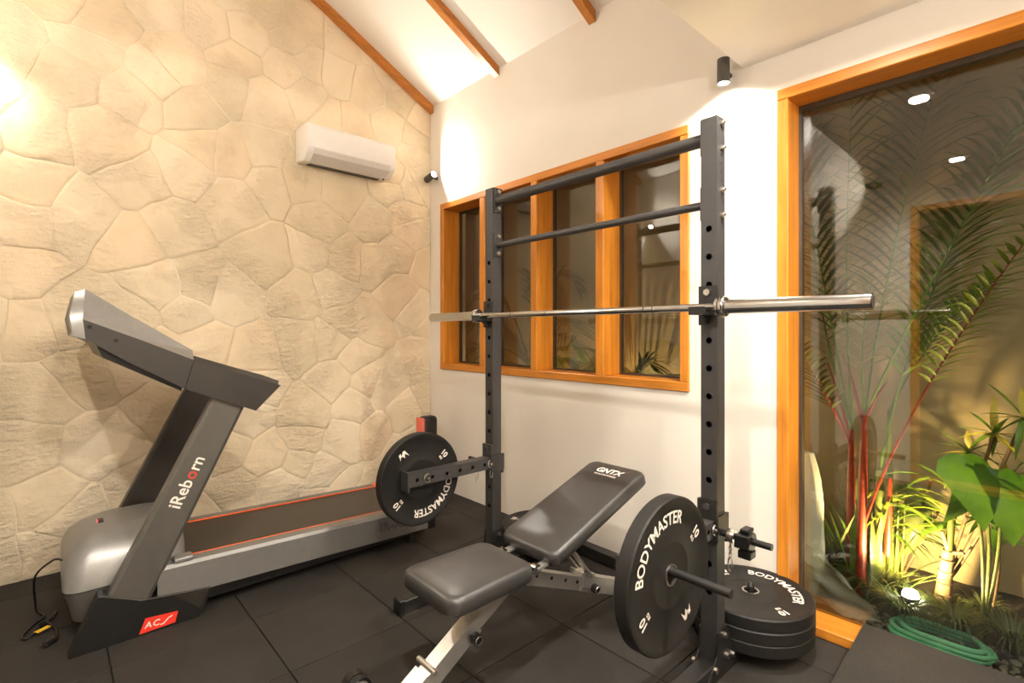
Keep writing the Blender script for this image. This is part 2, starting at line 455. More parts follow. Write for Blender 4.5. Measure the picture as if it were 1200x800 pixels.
for c in seeds:
    poly = outer
    for s_ in seeds:
        if s_ is c: continue
        n = (s_[0] - c[0], s_[1] - c[1]); mid = ((s_[0] + c[0]) / 2, (s_[1] + c[1]) / 2)
        poly = clip(poly, n, mid[0] * n[0] + mid[1] * n[1])
        if len(poly) < 3: break
    if len(poly) < 3: continue
    # knock the outline about a little by splitting long edges
    cy = sum(p[0] for p in poly) / len(poly); cz = sum(p[1] for p in poly) / len(poly)
    pr = []
    for i in range(len(poly)):
        p, q = poly[i], poly[(i + 1) % len(poly)]
        l = math.hypot(p[0] - q[0], p[1] - q[1])
        if l < 0.002: continue
        n_ = 1 if l < .06 else 2 if l < .16 else 3
        for k in range(n_):
            y, z = p[0] + (q[0] - p[0]) * k / n_, p[1] + (q[1] - p[1]) * k / n_
            w = mnoise.noise_vector(Vector((y * 6.0, z * 6.0, 2.3))) * 0.026
            e = min(1, max(0, min(y - YO, YW - y, z, Z_EAVE + SLOPE * min(YW - y, y - YO) - z) / .06))
            pr.append((y + w.x * e, z + w.y * e))
    poly = pr
    depth = rs.uniform(0.001, 0.006); ty, tz = rs.uniform(-.016, .016), rs.uniform(-.016, .016)
    def ring(inset, dx):
        out = []
        for p in poly:
            v = Vector((0, cy - p[0], cz - p[1])); l = v.length
            q = Vector((0, p[0], p[1])) + v * min(.6, inset / l)
            out.append(Vector((XL + 0.012 + depth + dx + ty * (q.y - cy) + tz * (q.z - cz), q.y, q.z)))
        return out
    base = [Vector((XL - 0.02, p.y, p.z)) for p in ring(0.0015, 0)]
    MB().loft([base, ring(0.0015, -0.0050), ring(0.008, -0.0015), ring(0.022, 0.0)]).build('stone', M['stone'], wall_left, smooth=50)

# white wall with a window opening and a glazed door opening
WX0, WX1, WZ0, WZ1 = -3.335, -1.233, 0.94, 2.236      # window
DX0, DX1, DZ1 = -0.831, 1.35, 2.257                   # picture window to the garden
wr = MB()
zt = 3.15
def piece(m, x0, x1, z0, z1, y0, y1): m.box(x0, x1, y0, y1, z0, z1)
for a in ((XL - WT, WX0, -.1, zt), (WX0, WX1, -.1, WZ0), (WX0, WX1, WZ1, zt), (WX1, DX0, -.1, zt), (DX0, DX1, DZ1, zt), (DX1, XR + WT, -.1, zt)):
    piece(wr, *a, YW, YW + WT)
wr.box(DX0, DX1, YW, YW + WT, -.1, -0.002)
wall_right = wr.build('wall_right', M['plaster'])
struct(wall_right, 'white plastered wall with window strip and glazed garden opening', 'wall')
# opposite wall behind the camera, with its own glazed opening
wf = MB()
OX0, OX1 = -0.86, 1.0
for a in ((XL - WT, OX0, -.1, zt), (OX0, OX1, DZ1, zt), (OX1, XR + WT, -.1, zt)):
    piece(wf, *a, YO - WT, YO)
wf.box(OX0, OX1, YO - WT, YO, -.1, -0.002)
wall_front = wf.build('wall_front', M['plaster'])
struct(wall_front, 'white plastered wall opposite the garden window', 'wall')
wall_back = MB().box(XR, XR + WT, YO - WT, YW + WT, -.1, zt).build('wall_back', M['plaster'])
struct(wall_back, 'white plastered end wall under the flat ceiling', 'wall')

# ceiling: sloped panels, flat lowered part, rafters
ceiling = MB().prism([(X_FLAT, YO - .2, Z_FLAT), (X_FLAT, YW + .2, Z_FLAT), (X_FLAT, YW + .2, 3.0), (X_FLAT, YM, Z_RIDGE + .1), (X_FLAT, YO - .2, 3.0)], (0.10, 0, 0))
ceiling.box(X_FLAT + .1, XR + WT, YO - WT, YW + WT, Z_FLAT, Z_FLAT + .1)
ceiling = ceiling.build('ceiling', M['ceil'])
struct(ceiling, 'white ceiling, flat over one end and sloped under rafters over the other', 'ceiling')
for y0, y1 in ((YW + WT, YM), (YO - WT, YM)):
    zz = lambda y: Z_RIDGE - SLOPE * abs(y - YM)
    MB().prism([(XL - WT, y0, zz(y0)), (XL - WT, y1, zz(y1)), (XL - WT, y1, zz(y1) + .12), (XL - WT, y0, zz(y0) + .12)], (X_FLAT - XL + WT + .05, 0, 0)).build('sloped_panel', M['ceil'], ceiling)
for xr in (-3.46, -2.655, -1.825, -1.02):
    for y0, sgn in ((YW - 0.005, -1), (YO + 0.005, 1)):
        zz = lambda y: Z_RIDGE - SLOPE * abs(y - YM)
        hw, d = 0.024, 0.055
        a = Vector((xr - hw, y0, zz(y0) + .01)); b_ = Vector((xr - hw, YM, Z_RIDGE + .01))
        n = Vector((0, -SLOPE * (1 if sgn < 0 else -1), -1)).normalized() * d
        poly = [a, b_, b_ + n, Vector((xr - hw, y0, zz(y0) - d * 1.12 + .0))]
        MB().prism(poly, (2 * hw, 0, 0)).build('rafter', M['rafter'], ceiling)

# ---- timber windows
def frame_member(m, x0, x1, z0, z1, y0, y1): return m.box(x0, x1, y0, y1, z0, z1)
def bevel_box(x0, x1, y0, y1, z0, z1, r=0.003): return MB().rbox(x0, x1, y0, y1, z0, z1, r, 1)
win = struct(thing('window_1', 'four-light teak window strip in the white wall', 'window', ((WX0 + WX1) / 2, YW, WZ0)), 'four-light teak window strip in the white wall', 'window')
fy0, fy1 = YW - 0.012, YW + 0.17
fw = 0.046
bevel_box(WX0, WX1, fy0, fy1, WZ1 - fw, WZ1).build('head_rail', M['wood_x'], win)
bevel_box(WX0, WX1, fy0, fy1, WZ0, WZ0 + fw).build('sill_rail', M['wood_x'], win)
edges_x = [(WX0, WX0 + fw), (-2.843, -2.785), (-2.321, -2.267), (-1.798, -1.742), (WX1 - fw, WX1)]
for k, (a, b_) in enumerate(edges_x):
    bevel_box(a, b_, fy0 + .001, fy1 - .001, WZ0 + fw, WZ1 - fw).build('jamb' if k in (0, 4) else 'mullion', M['wood_z'], win)
for k in range(4):
    a, b_ = edges_x[k][1], edges_x[k + 1][0]
    p = MB().box(a, b_, GLASS_Y + .02, GLASS_Y + .026, WZ0 + fw, WZ1 - fw).build('pane', M['glass'], win)
    z0, z1, g = WZ0 + fw, WZ1 - fw, 0.012
    gk = MB()
    for q in ((a, a + g, z0, z1), (b_ - g, b_, z0, z1), (a + g, b_ - g, z0, z0 + g), (a + g, b_ - g, z1 - g, z1)):
        gk.box(q[0], q[1], GLASS_Y + .012, GLASS_Y + .034, q[2], q[3])
    gk.build('glazing_bead', M['gasket'], p)
def big_window(name, x0, x1, ztop, yface, sgn, label):
    w = thing(name, label, 'window', ((x0 + x1) / 2, yface, 0)); w['kind'] = 'structure'
    f = 0.045; ya, yb = sorted((yface - sgn * .010, yface + sgn * .155)); gy = yface + sgn * (GLASS_Y - YW)
    bevel_box(x0, x1, ya, yb, ztop - f, ztop).build('head_rail', M['wood_x'], w)
    bevel_box(x0, x1, ya, yb, 0.001, 0.041).build('sill_rail', M['wood_x'], w)
    for a, b_ in ((x0, x0 + f), (x1 - f, x1)):
        bevel_box(a, b_, ya + .001, yb - .001, 0.041, ztop - f).build('jamb', M['wood_z'], w)
    p = MB().box(x0 + f, x1 - f, min(gy, gy + sgn * .008), max(gy, gy + sgn * .008), 0.041, ztop - f).build('pane', M['glass'], w)
    gk = MB(); g = 0.012; y0, y1 = gy - .012, gy + .02
    for q in ((x0 + f, x0 + f + g, .041, ztop - f), (x1 - f - g, x1 - f, .041, ztop - f), (x0 + f + g, x1 - f - g, ztop - f - .022, ztop - f)):
        gk.box(q[0], q[1], y0, y1, q[2], q[3])
    gk.build('glazing_bead', M['gasket'], p)
    return w
big_window('window_2', DX0, DX1, DZ1, YW, 1, 'tall teak-framed picture window onto the lit garden')
big_window('window_3', OX0, OX1, DZ1, YO, -1, 'tall teak-framed picture window in the opposite wall')

# ---- garden shell
soil = MB(); NX, NY = 60, 10
gx0, gx1, gy0, gy1 = -6.0, 3.2, YW + WT, 3.28
rg = random.Random(3)
vs = []
for j in range(NY + 1):
    for i in range(NX + 1):
        y = gy0 + (gy1 - gy0) * j / NY
        vs.append((gx0 + (gx1 - gx0) * i / NX, y, -0.035 + 0.05 * max(0, min(1, (y - 2.66) / .2)) + rg.uniform(-.008, .008)))
soil.add(vs, [(j * (NX + 1) + i, j * (NX + 1) + i + 1, (j + 1) * (NX + 1) + i + 1, (j + 1) * (NX + 1) + i) for j in range(NY) for i in range(NX)])
soil = soil.build('garden_bed', M['soil'], smooth=60); struct(soil, 'dark soil garden bed outside the windows', 'ground')
gw = MB().box(gx0, gx1, 3.28, 3.42, -.1, 2.75).build('wall_garden', M['garden_wall']); struct(gw, 'ochre rendered garden boundary wall', 'wall')

# ------------------------------------------------------------------ lamps
def add_light(kind, name, loc, energy, color, parent=None, size=.05, spot=None, blend=.6, direction=None):
    l = bpy.data.lights.new(name, kind); l.energy = energy; l.color = color
    if kind == 'AREA': l.shape = 'DISK'; l.size = size
    elif kind in ('SPOT', 'POINT'): l.shadow_soft_size = size
    if kind == 'SPOT': l.spot_size = spot; l.spot_blend = blend
    o = bpy.data.objects.new(name, l); COL.objects.link(o)
    if parent: o.parent = parent; o.location = Vector(loc) - root_loc(parent)
    else: o.location = loc
    if direction: o.rotation_euler = Vector(direction).to_track_quat('-Z', 'Y').to_euler()
    return o
def downlight(x, y, z, label):
    t = thing('recessed_downlight', label, 'downlight', (x, y, z), 'recessed ceiling downlights')
    MB().lathe([(.040, -.001), (.052, -.006), (.060, -.004), (.062, 0.0), (.040, 0.0)], 32, Matrix.Translation((x, y, z)), closed=True).build('trim_ring', M['white_pl'], t, 40)
    MB().cyl((x, y, z - .0005), (x, y, z - .0030), .040, 32).build('diffuser', M['down'], t)
    add_light('AREA', 'downlight_beam', (x, y, z - .008), DOWNLIGHT_W, WARM, t, .08, direction=(0, 0, -1)).data.spread = R(162)
downlight(-.50, 1.62, Z_FLAT, 'recessed round downlight in flat ceiling close to the garden window')
downlight(-.50, 0.30, Z_FLAT, 'recessed round downlight in flat ceiling close to the opposite wall')
downlight(0.85, 1.62, Z_FLAT, 'added unseen round downlight by end wall on the garden side')  # invented downlight, added out of view at the far end
downlight(0.85, 0.30, Z_FLAT, 'added unseen round downlight by end wall on the opposite side')  # its twin, likewise invented and out of view

def spot_lamp(c, axis, wall_n, label, both=False, cone=110, energy=None):
    """small cylinder lamp: c centre, axis beam direction, wall_n unit vector to the wall it hangs on"""
    c, axis, wn = Vector(c), Vector(axis).normalized(), Vector(wall_n)
    t = thing('wall_spotlight', label, 'spotlight', c, 'small cylinder wall spotlights')
    L_, r = 0.108, 0.027
    m = MB()
    a, b_ = ortho(axis)
    M4 = Matrix.Translation(c) @ Matrix(((a.x, b_.x, axis.x), (a.y, b_.y, axis.y), (a.z, b_.z, axis.z))).to_4x4()
    m.lathe([(0.0, -L_ / 2) if not both else (.02, -L_ / 2 + .008), (r, -L_ / 2), (r, L_ / 2), (r - .003, L_ / 2), (r - .004, L_ / 2 - .010), (0.0, L_ / 2 - .012)], 24, M4)
    m.build('lamp_body', M['lamp_body'], t, 40)
    MB().cyl(c + wn * r * .9, c + wn * (r + .035), .012, 12).build('wall_bracket', M['lamp_body'], t, 40)
    en = energy or SPOT_W
    for s_ in ((1, -1) if both else (1,)):
        e = c + axis * (s_ * (L_ / 2 - .009))
        MB().cyl(e, e + axis * (s_ * .004), r - .005, 20).build('lamp_lens', M['lens'], t)
        add_light('SPOT', 'spot_beam', e + axis * (s_ * .012), en if not both else en[0 if s_ > 0 else 1], WARM, t, .018, R(cone), .35, axis * s_)
    return t
spot_lamp((-1.037, YW - .062, 2.398), (0, 0, -1), (0, 1, 0), 'grey cylinder spotlight pointing down beside the flat ceiling edge above the rack', cone=150, energy=13)
spot_lamp((-3.395, YW - .062, 2.455), (1, 0, 0.22), (0, 1, 0), 'small spotlight in the corner of stone and white walls above the window strip', cone=165, energy=30)
spot_lamp((-1.10, YO + .062, 2.47), (-1, 0, 0.06), (0, -1, 0), 'grey spotlight lying level on the opposite wall at the flat ceiling edge', cone=150, energy=54)
spot_lamp((-3.33, YO + .062, 2.44), (1, 0, 0.30), (0, -1, 0), 'small two-ended spotlight on the opposite wall next to the stone wall', both=True, cone=160, energy=(46, 4))

spot_lamp((1.62, YW - .062, 1.95), (-.25, -.25, 1), (0, 1, 0), 'added unseen spotlight turned up to brighten the ceiling beyond the garden window', cone=150, energy=95)  # added lamp outside the frame, brightens the flat ceiling
spot_lamp((1.40, YO + .062, 1.95), (-.25, .25, 1), (0, -1, 0), 'added unseen spotlight turned up to brighten the ceiling by the opposite window', cone=150, energy=95)  # second added up-light for the flat ceiling, also out of view

# ------------------------------------------------------------------ squat rack
XU, YU, TW = (-2.090, -0.864), 1.78, 0.060
rack = thing('squat_rack', 'charcoal steel squat rack with pull-up bar standing before the white wall', 'squat rack', (-1.477, YU, 0))
for k, x in enumerate(XU):
    holes = [0.30 + 0.1 * i for i in range(14)]
    f = lambda l, a, b, x=x: Vector((x + a, YU + b, l))
    up = holed_bar(TW, TW, 2.0, holes, 0.0115, f).build('upright', M['rack'], rack)
    inner = 1 if k == 0 else -1
    # bolts and small drillings on the +X face, flanges of the bars on the inner face
    xi = x + inner * TW / 2
    for zc, ln, rad in ((1.935, .13, .0245), (1.695, .12, .0155)):
        MB().box(min(xi, xi + inner * .006), max(xi, xi + inner * .006), YU - .024, YU + .030, zc - ln / 2, zc + ln / 2).build('bar_flange', M['rack'], rack)
        for dz in (-.045, .045):
            bx = x + TW / 2 + (.006 if k == 0 else 0)
            b_ = MB().cyl((bx, YU + .004, zc + dz), (bx + .009, YU + .004, zc + dz), .011, 6)
            b_.cyl((bx + .009, YU + .004, zc + dz), (bx + .016, YU + .004, zc + dz), .0055, 8)
            b_.build('bolt', M['zinc'], rack, 30)
    for zc in (1.965, 1.865, 1.835, 1.805, 1.775):
        bx = x + TW / 2
        MB().cyl((bx - .001, YU + .004, zc), (bx + .0006, YU + .004, zc), .0045, 10).build('bolt_hole', M['tm_black'], rack)
xa, xb = XU[0] + TW / 2 + .004, XU[1] - TW / 2 - .004
MB().cyl((xa, YU + .004, 1.935), (xb, YU + .004, 1.935), .0245, 24).build('pull_up_bar', M['rack'], rack, 40)
MB().cyl((xa, YU + .004, 1.695), (xb, YU + .004, 1.695), .0155, 20).build('cross_bar', M['rack'], rack, 40)
# base
BX = (-1.965, -0.864)
for k in (0, 1):
    bx = BX[k]; w = 0.05 if k == 0 else 0.06
    MB().rbox(bx - w / 2, bx + w / 2, 1.13, 2.235, 0.004, 0.060, .004, 1).build('base_rail', M['rack_blk'], rack)
    MB().rbox(bx - w / 2 - .004, bx + w / 2 + .004, 1.122, 1.150, 0.004, 0.068, .004, 1).build('end_cap', M['tm_black'], rack)
    MB().box(bx - .012, bx + w / 2 + .016, 1.128, 1.215, 0.0005, 0.004).build('foot_plate', M['zinc'] if k == 0 else M['rack_blk'], rack)
    x = XU[k]
    for s_ in (-1, 1):
        xx = x + s_ * TW / 2
        xo = xx + s_ * .006
        poly = [(xx, YU - .032, 0.165), (xx, YU + .034, 0.175), (xx, YU + .075, .10), (xx, YU + .14, 0.001), (xx, YU - .115, 0.001), (xx, YU - .040, .085)]
        g = MB().prism(poly, (s_ * .006, 0, 0)).build('gusset', M['rack_blk'], rack)
        for yy, zz in ((YU + .012, .145), (YU + .030, .065), (YU + .075, .050), (YU - .06, .05)):
            MB().cyl((xo, yy, zz), (xo + s_ * .010, yy, zz), .0105, 6).build('bolt', M['zinc'], g, 30)
MB().rbox(BX[0] - .02, BX[1] + .03, 2.165, 2.225, 0.005, 0.065, .004, 1).build('rear_crossmember', M['rack_blk'], rack)
MB().box(XU[0] + TW / 2, BX[0] - .02, YU - .05, YU + .05, 0.004, 0.05).build('base_bracket', M['rack_blk'], rack)
# storage pegs on the base
for k, (px_, py_, top) in enumerate(((-2.00, 2.055, .165), (-0.853, 2.08, .228))):
    MB().cyl((px_, py_, .055), (px_, py_, top - .012), .0135, 16).cyl((px_, py_, top - .012), (px_, py_, top), .0135, 16, .007).build('storage_peg', M['rack_blk'], rack, 40)

# hooks that carry the bar
for k, x in enumerate(XU):
    j = MB().box(x - .034, x + .034, YU - .040, YU - .031, 1.255, 1.395)
    j.box(x - .034, x + .034, YU + .031, YU + .037, 1.285, 1.345)
    for s_ in (-1, 1): j.box(x + s_ * .031, x + s_ * .037, YU - .038, YU + .037, 1.285, 1.345) if False else None
    j.prism([(x - .028, YU - .040, 1.290), (x - .028, YU - .125, 1.290), (x - .028, YU - .125, 1.318), (x - .028, YU - .116, 1.318), (x - .028, YU - .112, 1.302), (x - .028, YU - .040, 1.302)], (.056, 0, 0))
    j.prism([(x - .005, YU - .040, 1.258), (x - .005, YU - .092, 1.290), (x - .005, YU - .040, 1.290)], (.010, 0, 0))
    jc = j.build('j_hook', M['rack_blk'], rack)
    MB().cyl((x, YU - .040, 1.372), (x, YU - .050, 1.372), .0125, 6).build('bolt', M['zinc'] if k else M['rack_blk'], jc, 30)

# safety arms with holes, pins and plate pegs
ZA = 0.532
Y_PEG = 1.345
for k, x in enumerate(XU):
    f = lambda l, a, b, x=x: Vector((x + b, YU - TW / 2 - .006 - l, ZA + a))
    arm = holed_bar(0.058, 0.050, 0.50, [.045, .125, .205, .285, .37, .455], .0095, f).build('safety_arm', M['rack'], rack)
    ye = YU - TW / 2 - .006 - .50
    MB().box(x - .031, x + .031, ye - .010, ye, ZA - .048, ZA + .044).build('stop_plate', M['rack'], arm)
    MB().box(x - .027, x + .027, ye, YU - .036, ZA + .029, ZA + .032).build('top_strip', M['rack'], arm)
    br = MB().box(x - .036, x + .036, YU - .046, YU - .031, ZA - .04, ZA + .10)
    for s_ in (-1, 1): br.box(min(x + s_ * .031, x + s_ * .038), max(x + s_ * .031, x + s_ * .038), YU - .040, YU + .045, ZA - .045, ZA + .045)
    br.box(x - .036, x + .036, YU + .033, YU + .042, ZA - .06, ZA + .045)
    br = br.build('arm_bracket', M['rack_blk'] if k else M['rack'], rack)
    MB().cyl((x, YU - .046, ZA + .078), (x, YU - .056, ZA + .078), .0125, 6).build('bolt', M['rack'], br, 30)
    # spring pins on the side that faces the room
    xf_ = x + .026
    for yy, rr in ((YU - .042, .019), (Y_PEG, .019)):
        if k == 1 and yy == Y_PEG: continue
        ringp = [(xf_ + .004, yy + rr * math.cos(t), ZA + rr * math.sin(t)) for t in [R(40 + 14 * q) for q in range(20)]]
        pin = MB().tube(ringp, .003, 6).cyl((xf_ - .002, yy, ZA), (xf_ + .012, yy, ZA), .008, 12).build('lock_pin', M['zinc'], arm, 40)
    # outward peg that holds the bumper plate
    s_ = -1 if k == 0 else 1
    MB().cyl((x + s_ * .025, Y_PEG, ZA), (x + s_ * .262, Y_PEG, ZA), .0125, 20).build('plate_peg', M['rack_blk'], rack, 40)
    # second peg at the upright
    MB().cyl((x + s_ * .036, YU - .002, ZA - .018), (x + s_ * .205, YU - .002, ZA - .018), .0115, 18).build('plate_peg', M['rack_blk'], rack, 40)
# wire keepers hanging under the left arm
for dy in (-.02, .075):
    c = Vector((XU[0] + .030, YU - .06 - dy, ZA - .052))
    MB().tube([(c.x, c.y + .009 * math.cos(t), c.z + .022 * math.sin(t)) for t in [R(18 * q) for q in range(20)]], .0018, 6, True).build('keeper_ring', M['zinc'], rack, 40)

# collar clamp parked on the right-hand peg
pegx, pegy, pegz = XU[1], YU - .002, ZA - .018
cl = thing('barbell_collar', 'black plastic lock collar clamped on the steel peg of the rack', 'collar', (pegx + .115, pegy, pegz))
MB().lathe([(.0125, -.022), (.030, -.022), (.034, -.015), (.034, .015), (.030, .022), (.0125, .022)], 8, Matrix.Translation((pegx + .122, pegy, pegz)) @ Matrix.Rotation(R(90), 4, 'Y'), True).build('clamp_ring', M['tm_black'], cl, 30)
MB().rbox(pegx + .098, pegx + .150, pegy - .050, pegy - .028, pegz - .018, pegz + .028, .004, 2).build('clamp_lever', M['tm_black'], cl)
MB().rbox(pegx + .102, pegx + .146, pegy - .030, pegy + .020, pegz - .058, pegz - .030, .005, 2).build('clamp_latch', M['tm_black'], cl)
MB().rbox(pegx + .108, pegx + .138, pegy - .026, pegy + .022, pegz + .028, pegz + .042, .004, 2).build('clamp_bridge', M['tm_black'], cl)
ch = thing('spring_clip', 'silver ring and snap hook hanging on the steel peg of the rack', 'clip', (pegx + .07, pegy, pegz))
MB().lathe([(.0125, -.012), (.022, -.012), (.024, -.006), (.024, .006), (.022, .012), (.0125, .012)], 20, Matrix.Translation((pegx + .07, pegy, pegz)) @ Matrix.Rotation(R(90), 4, 'Y'), True).build('collar_ring', M['zinc'], ch, 40)
for q in range(4):
    z = pegz - .030 - q * .011
    MB().tube([(pegx + .07 + (.005 * math.cos(t) if q % 2 else 0), pegy - .012 + (0 if q % 2 else .005 * math.cos(t)), z + .009 * math.sin(t)) for t in [R(30 * u) for u in range(12)]], .0016, 6, True).build('chain_link', M['zinc'], ch, 40)
MB().tube([(pegx + .07 + .008 * math.cos(t), pegy - .012, pegz - .098 + .024 * math.sin(t)) for t in [R(18 * u) for u in range(20)]], .0024, 6, True).build('snap_hook', M['zinc'], ch, 40)

# ------------------------------------------------------------------ barbell
BY, BZ = YU - .075, 1.3165
bb = thing('barbell', 'chrome Olympic barbell resting on the rack hooks', 'barbell', (-1.465, BY, BZ))
bx0, bx1 = -2.565, -0.365
MB().cyl((-2.15, BY, BZ), (-.78, BY, BZ), .014, 24).build('shaft', M['chrome'], bb, 40)
for x0, x1 in ((bx0, -2.135), (-.795, bx1)):
    sl = MB().cyl((x0, BY, BZ), (x1, BY, BZ), .0245, 28).build('sleeve', M['chrome'], bb, 40)
    e = x0 if x0 == bx0 else x1; d = -1 if x0 == bx0 else 1
    MB().cyl((e, BY, BZ), (e + d * .0015, BY, BZ), .019, 24).build('end_cap', M['rack'], sl)
    ci = x1 if x0 == bx0 else x0
    s_ = 1 if x0 == bx0 else -1
    MB().lathe([(.014, 0), (.033, 0), (.036, .004), (.036, .010), (.030, .012), (.030, .018), (.036, .020), (.036, .026), (.033, .030), (.014, .030)], 28, Matrix.Translation((ci - .015, BY, BZ)) @ Matrix.Rotation(R(90), 4, 'Y'), True).build('collar', M['chrome'], bb, 40)
for xk in (-1.86, -1.62, -1.10, -1.06):
    MB().cyl((xk - .002, BY, BZ), (xk + .002, BY, BZ), .0143, 24).build('knurl_mark', M['rack'], bb, 40)

# ------------------------------------------------------------------ bumper plates (axis +Z in local space)
PT = 0.0465
def arc_text(txt, size, rad, ang, bold, spacing=1.0, squeeze=1.0):
    m = text_mb(txt, size, bold, spacing)
    m.v = [Vector(((rad + v.y) * math.cos(R(ang) - v.x * squeeze / rad), (rad + v.y) * math.sin(R(ang) - v.x * squeeze / rad), PT / 2 - .0012 + .0012)) for v in m.v]
    return m
plate_meshes = None
def plate_parts():
    h = PT / 2
    body = MB().lathe([(.031, -h * .86), (.090, -h * .86), (.096, -h * .92), (.100, -h * .86), (.200, -h * .86), (.206, -h), (.221, -h), (.225, -h * .8),
                       (.225, h * .8), (.221, h), (.206, h), (.200, h * .86), (.100, h * .86), (.096, h * .92), (.090, h * .86), (.031, h * .86)], 72, None, True)
    hub = MB().lathe([(.0255, -h * .95), (.032, -h * .95), (.032, h * .95), (.0255, h * .95)], 40, None, True)
    zf = h * .86 + .0008
    word = arc_text('BODYMASTER', .052, .165, 90, .018, 1.0, .93)
    digits = []
    for a in (0, 180):
        d = arc_text('10', .040, .170, a, .03)
        k = arc_text('KG', .016, .142, a, .04)
        k.add([v for v in []], []); d.add(k.v, k.f)
        digits.append(d)
    # wing emblem opposite the word
    pts = [(-.026, -.006), (-.016, .020), (-.004, .020), (-.008, .004), (.008, .020), (.018, .018), (.028, -.020), (.016, -.002), (.010, .004), (.000, -.014), (-.004, .000), (-.014, .006)]
    lg = MB().add([(x, y, 0) for x, y in pts], [tuple(range(len(pts)))])
    lg.v = [Vector(((.163 + v.y) * math.cos(R(270) - v.x / .163), (.163 + v.y) * math.sin(R(270) - v.x / .163), 0)) for v in lg.v]
    prints = [('lettering', word)] + [('weight_mark', d) for d in digits] + [('wing_emblem', lg)]
    for _, p in prints: p.v = [Vector((v.x, v.y, zf)) for v in p.v]
    return ([('plate_body', body.mesh('plate_body', M['rubber'], None, 35)), ('steel_hub', hub.mesh('steel_hub', M['zinc'], None, 35))],
            [(n, p.mesh(n, M['print'], None, None, False)) for n, p in prints])
PB, PP = plate_parts()
def plate(loc, rot, label):
    t = thing('weight_plate', label, 'weight plate', loc, 'black rubber bumper plates')
    t.rotation_euler = rot
    for n, me in PB + PP: link(n, me, t)
    return t
def facing_x(text_deg):
    # local Z -> world +X ; text centre (local +Y) at text_deg in the view from +X (0 = towards +Y ... screen right)
    m = Matrix(((0, 0, 1), (1, 0, 0), (0, 1, 0)))          # local x->Y, y->Z, z->X
    return (m @ Matrix.Rotation(R(text_deg - 90), 3, 'Z')).to_euler()
ZP = ZA - .0125
plate((XU[0] - .025 - .020 - PT / 2 + .002, Y_PEG + .012, ZP - .010), facing_x(-52), 'black bumper plate hung behind the safety arm over the treadmill end, lettering upside down')
plate((XU[1] + .025 + .016 + PT / 2, Y_PEG + .002, ZP), facing_x(122), 'black bumper plate hung upright on a peg with BODYMASTER across its top, beside the bench')
stack = [(0.0600, 200), (0.0600 + PT, 10), (0.0600 + 2 * PT, -27)]
names = ['bottom plate of the black stack of three beside the garden window', 'middle plate of the black stack of three beside the garden window', 'top plate of the black stack of three, its white lettering face up']
for (z, a), nm in zip(stack, names):
    plate((-0.853 + random.uniform(-.003, .003), 2.080 + random.uniform(-.003, .003), z + PT / 2), (0, 0, R(a)), nm)
plate((-2.00, 2.055, .060 + PT / 2), (0, 0, R(-60)), 'lower black plate lying on the rack base behind the bench')
plate((-2.00, 2.057, .060 + PT * 1.5), (0, 0, R(20)), 'upper black plate lying on the rack base behind the bench')

# ------------------------------------------------------------------ incline bench
BXC = -1.35
bench = thing('weight_bench', 'black padded adjustable bench with chrome frame inside the rack', 'bench', (BXC, 1.3, 0))
def pad(y0, y1, w0, w1, z, th, corner):
    """flat pad along +Y, w0 at y0, w1 at y1, rounded plan corners and soft edges (local, centred on X=0, top at z)"""
    plan = []
    for cx_, cy_, a0 in ((1, 1, 0), (-1, 1, 90), (-1, -1, 180), (1, -1, 270)):
        w = w1 if cy_ > 0 else w0
        ccx, ccy = cx_ * (w / 2 - corner), (y1 - corner) if cy_ > 0 else (y0 + corner)
        for q in range(7):
            t = R(a0 + 15 * q); plan.append((ccx + corner * math.cos(t), ccy + corner * math.sin(t)))
    mx, my = 0, (y0 + y1) / 2
    rings = []
    for ins, dz in ((.022, -th), (.006, -th + .002), (0, -th + .010), (0, -.020), (.003, -.010), (.010, -.003), (.020, 0.0), (.060, .0035)):
        ring = []
        for x, y in plan:
            d = math.hypot(x - mx, y - my); hx = (w0 + w1) / 4; hy = (y1 - y0) / 2
            ring.append(Vector((mx + (x - mx) * (1 - ins / hx), my + (y - my) * (1 - ins / hy), z + dz)))
        rings.append(ring)
    return MB().loft(rings)
seat = pad(.865, 1.225, .300, .285, .447, .060, .045).xf(Matrix.Translation((BXC, 0, 0))).build('seat', M['vinyl'], bench, 40)
b0, b1 = Vector((BXC, 1.300, .448)), Vector((BXC, 1.885, .640))
ang = math.atan2(b1.z - b0.z, b1.y - b0.y); blen = (b1 - b0).length
BM = Matrix.Translation(b0) @ Matrix.Rotation(ang, 4, 'X')
back = pad(0, blen, .295, .295, 0, .056, .040).xf(BM).build('backrest', M['vinyl'], bench, 40)
bdir = (b1 - b0).normalized(); bn = Vector((0, -bdir.z, bdir.y))
w1_ = text_mb('GNTX', .046, .03, 1.0, .18)
plane_map(w1_, b0 + bdir * (blen - .075) + bn * .0033, (1, 0, 0), bdir, bn); w1_.build('lettering', M['print'], back, None, False)
w2_ = text_mb('MONSTER FITNESS', .0135, .02, 1.0, .1)
plane_map(w2_, b0 + bdir * (blen - .106) + bn * .0030, (1, 0, 0), bdir, bn); w2_.build('lettering', M['print'], back, None, False)
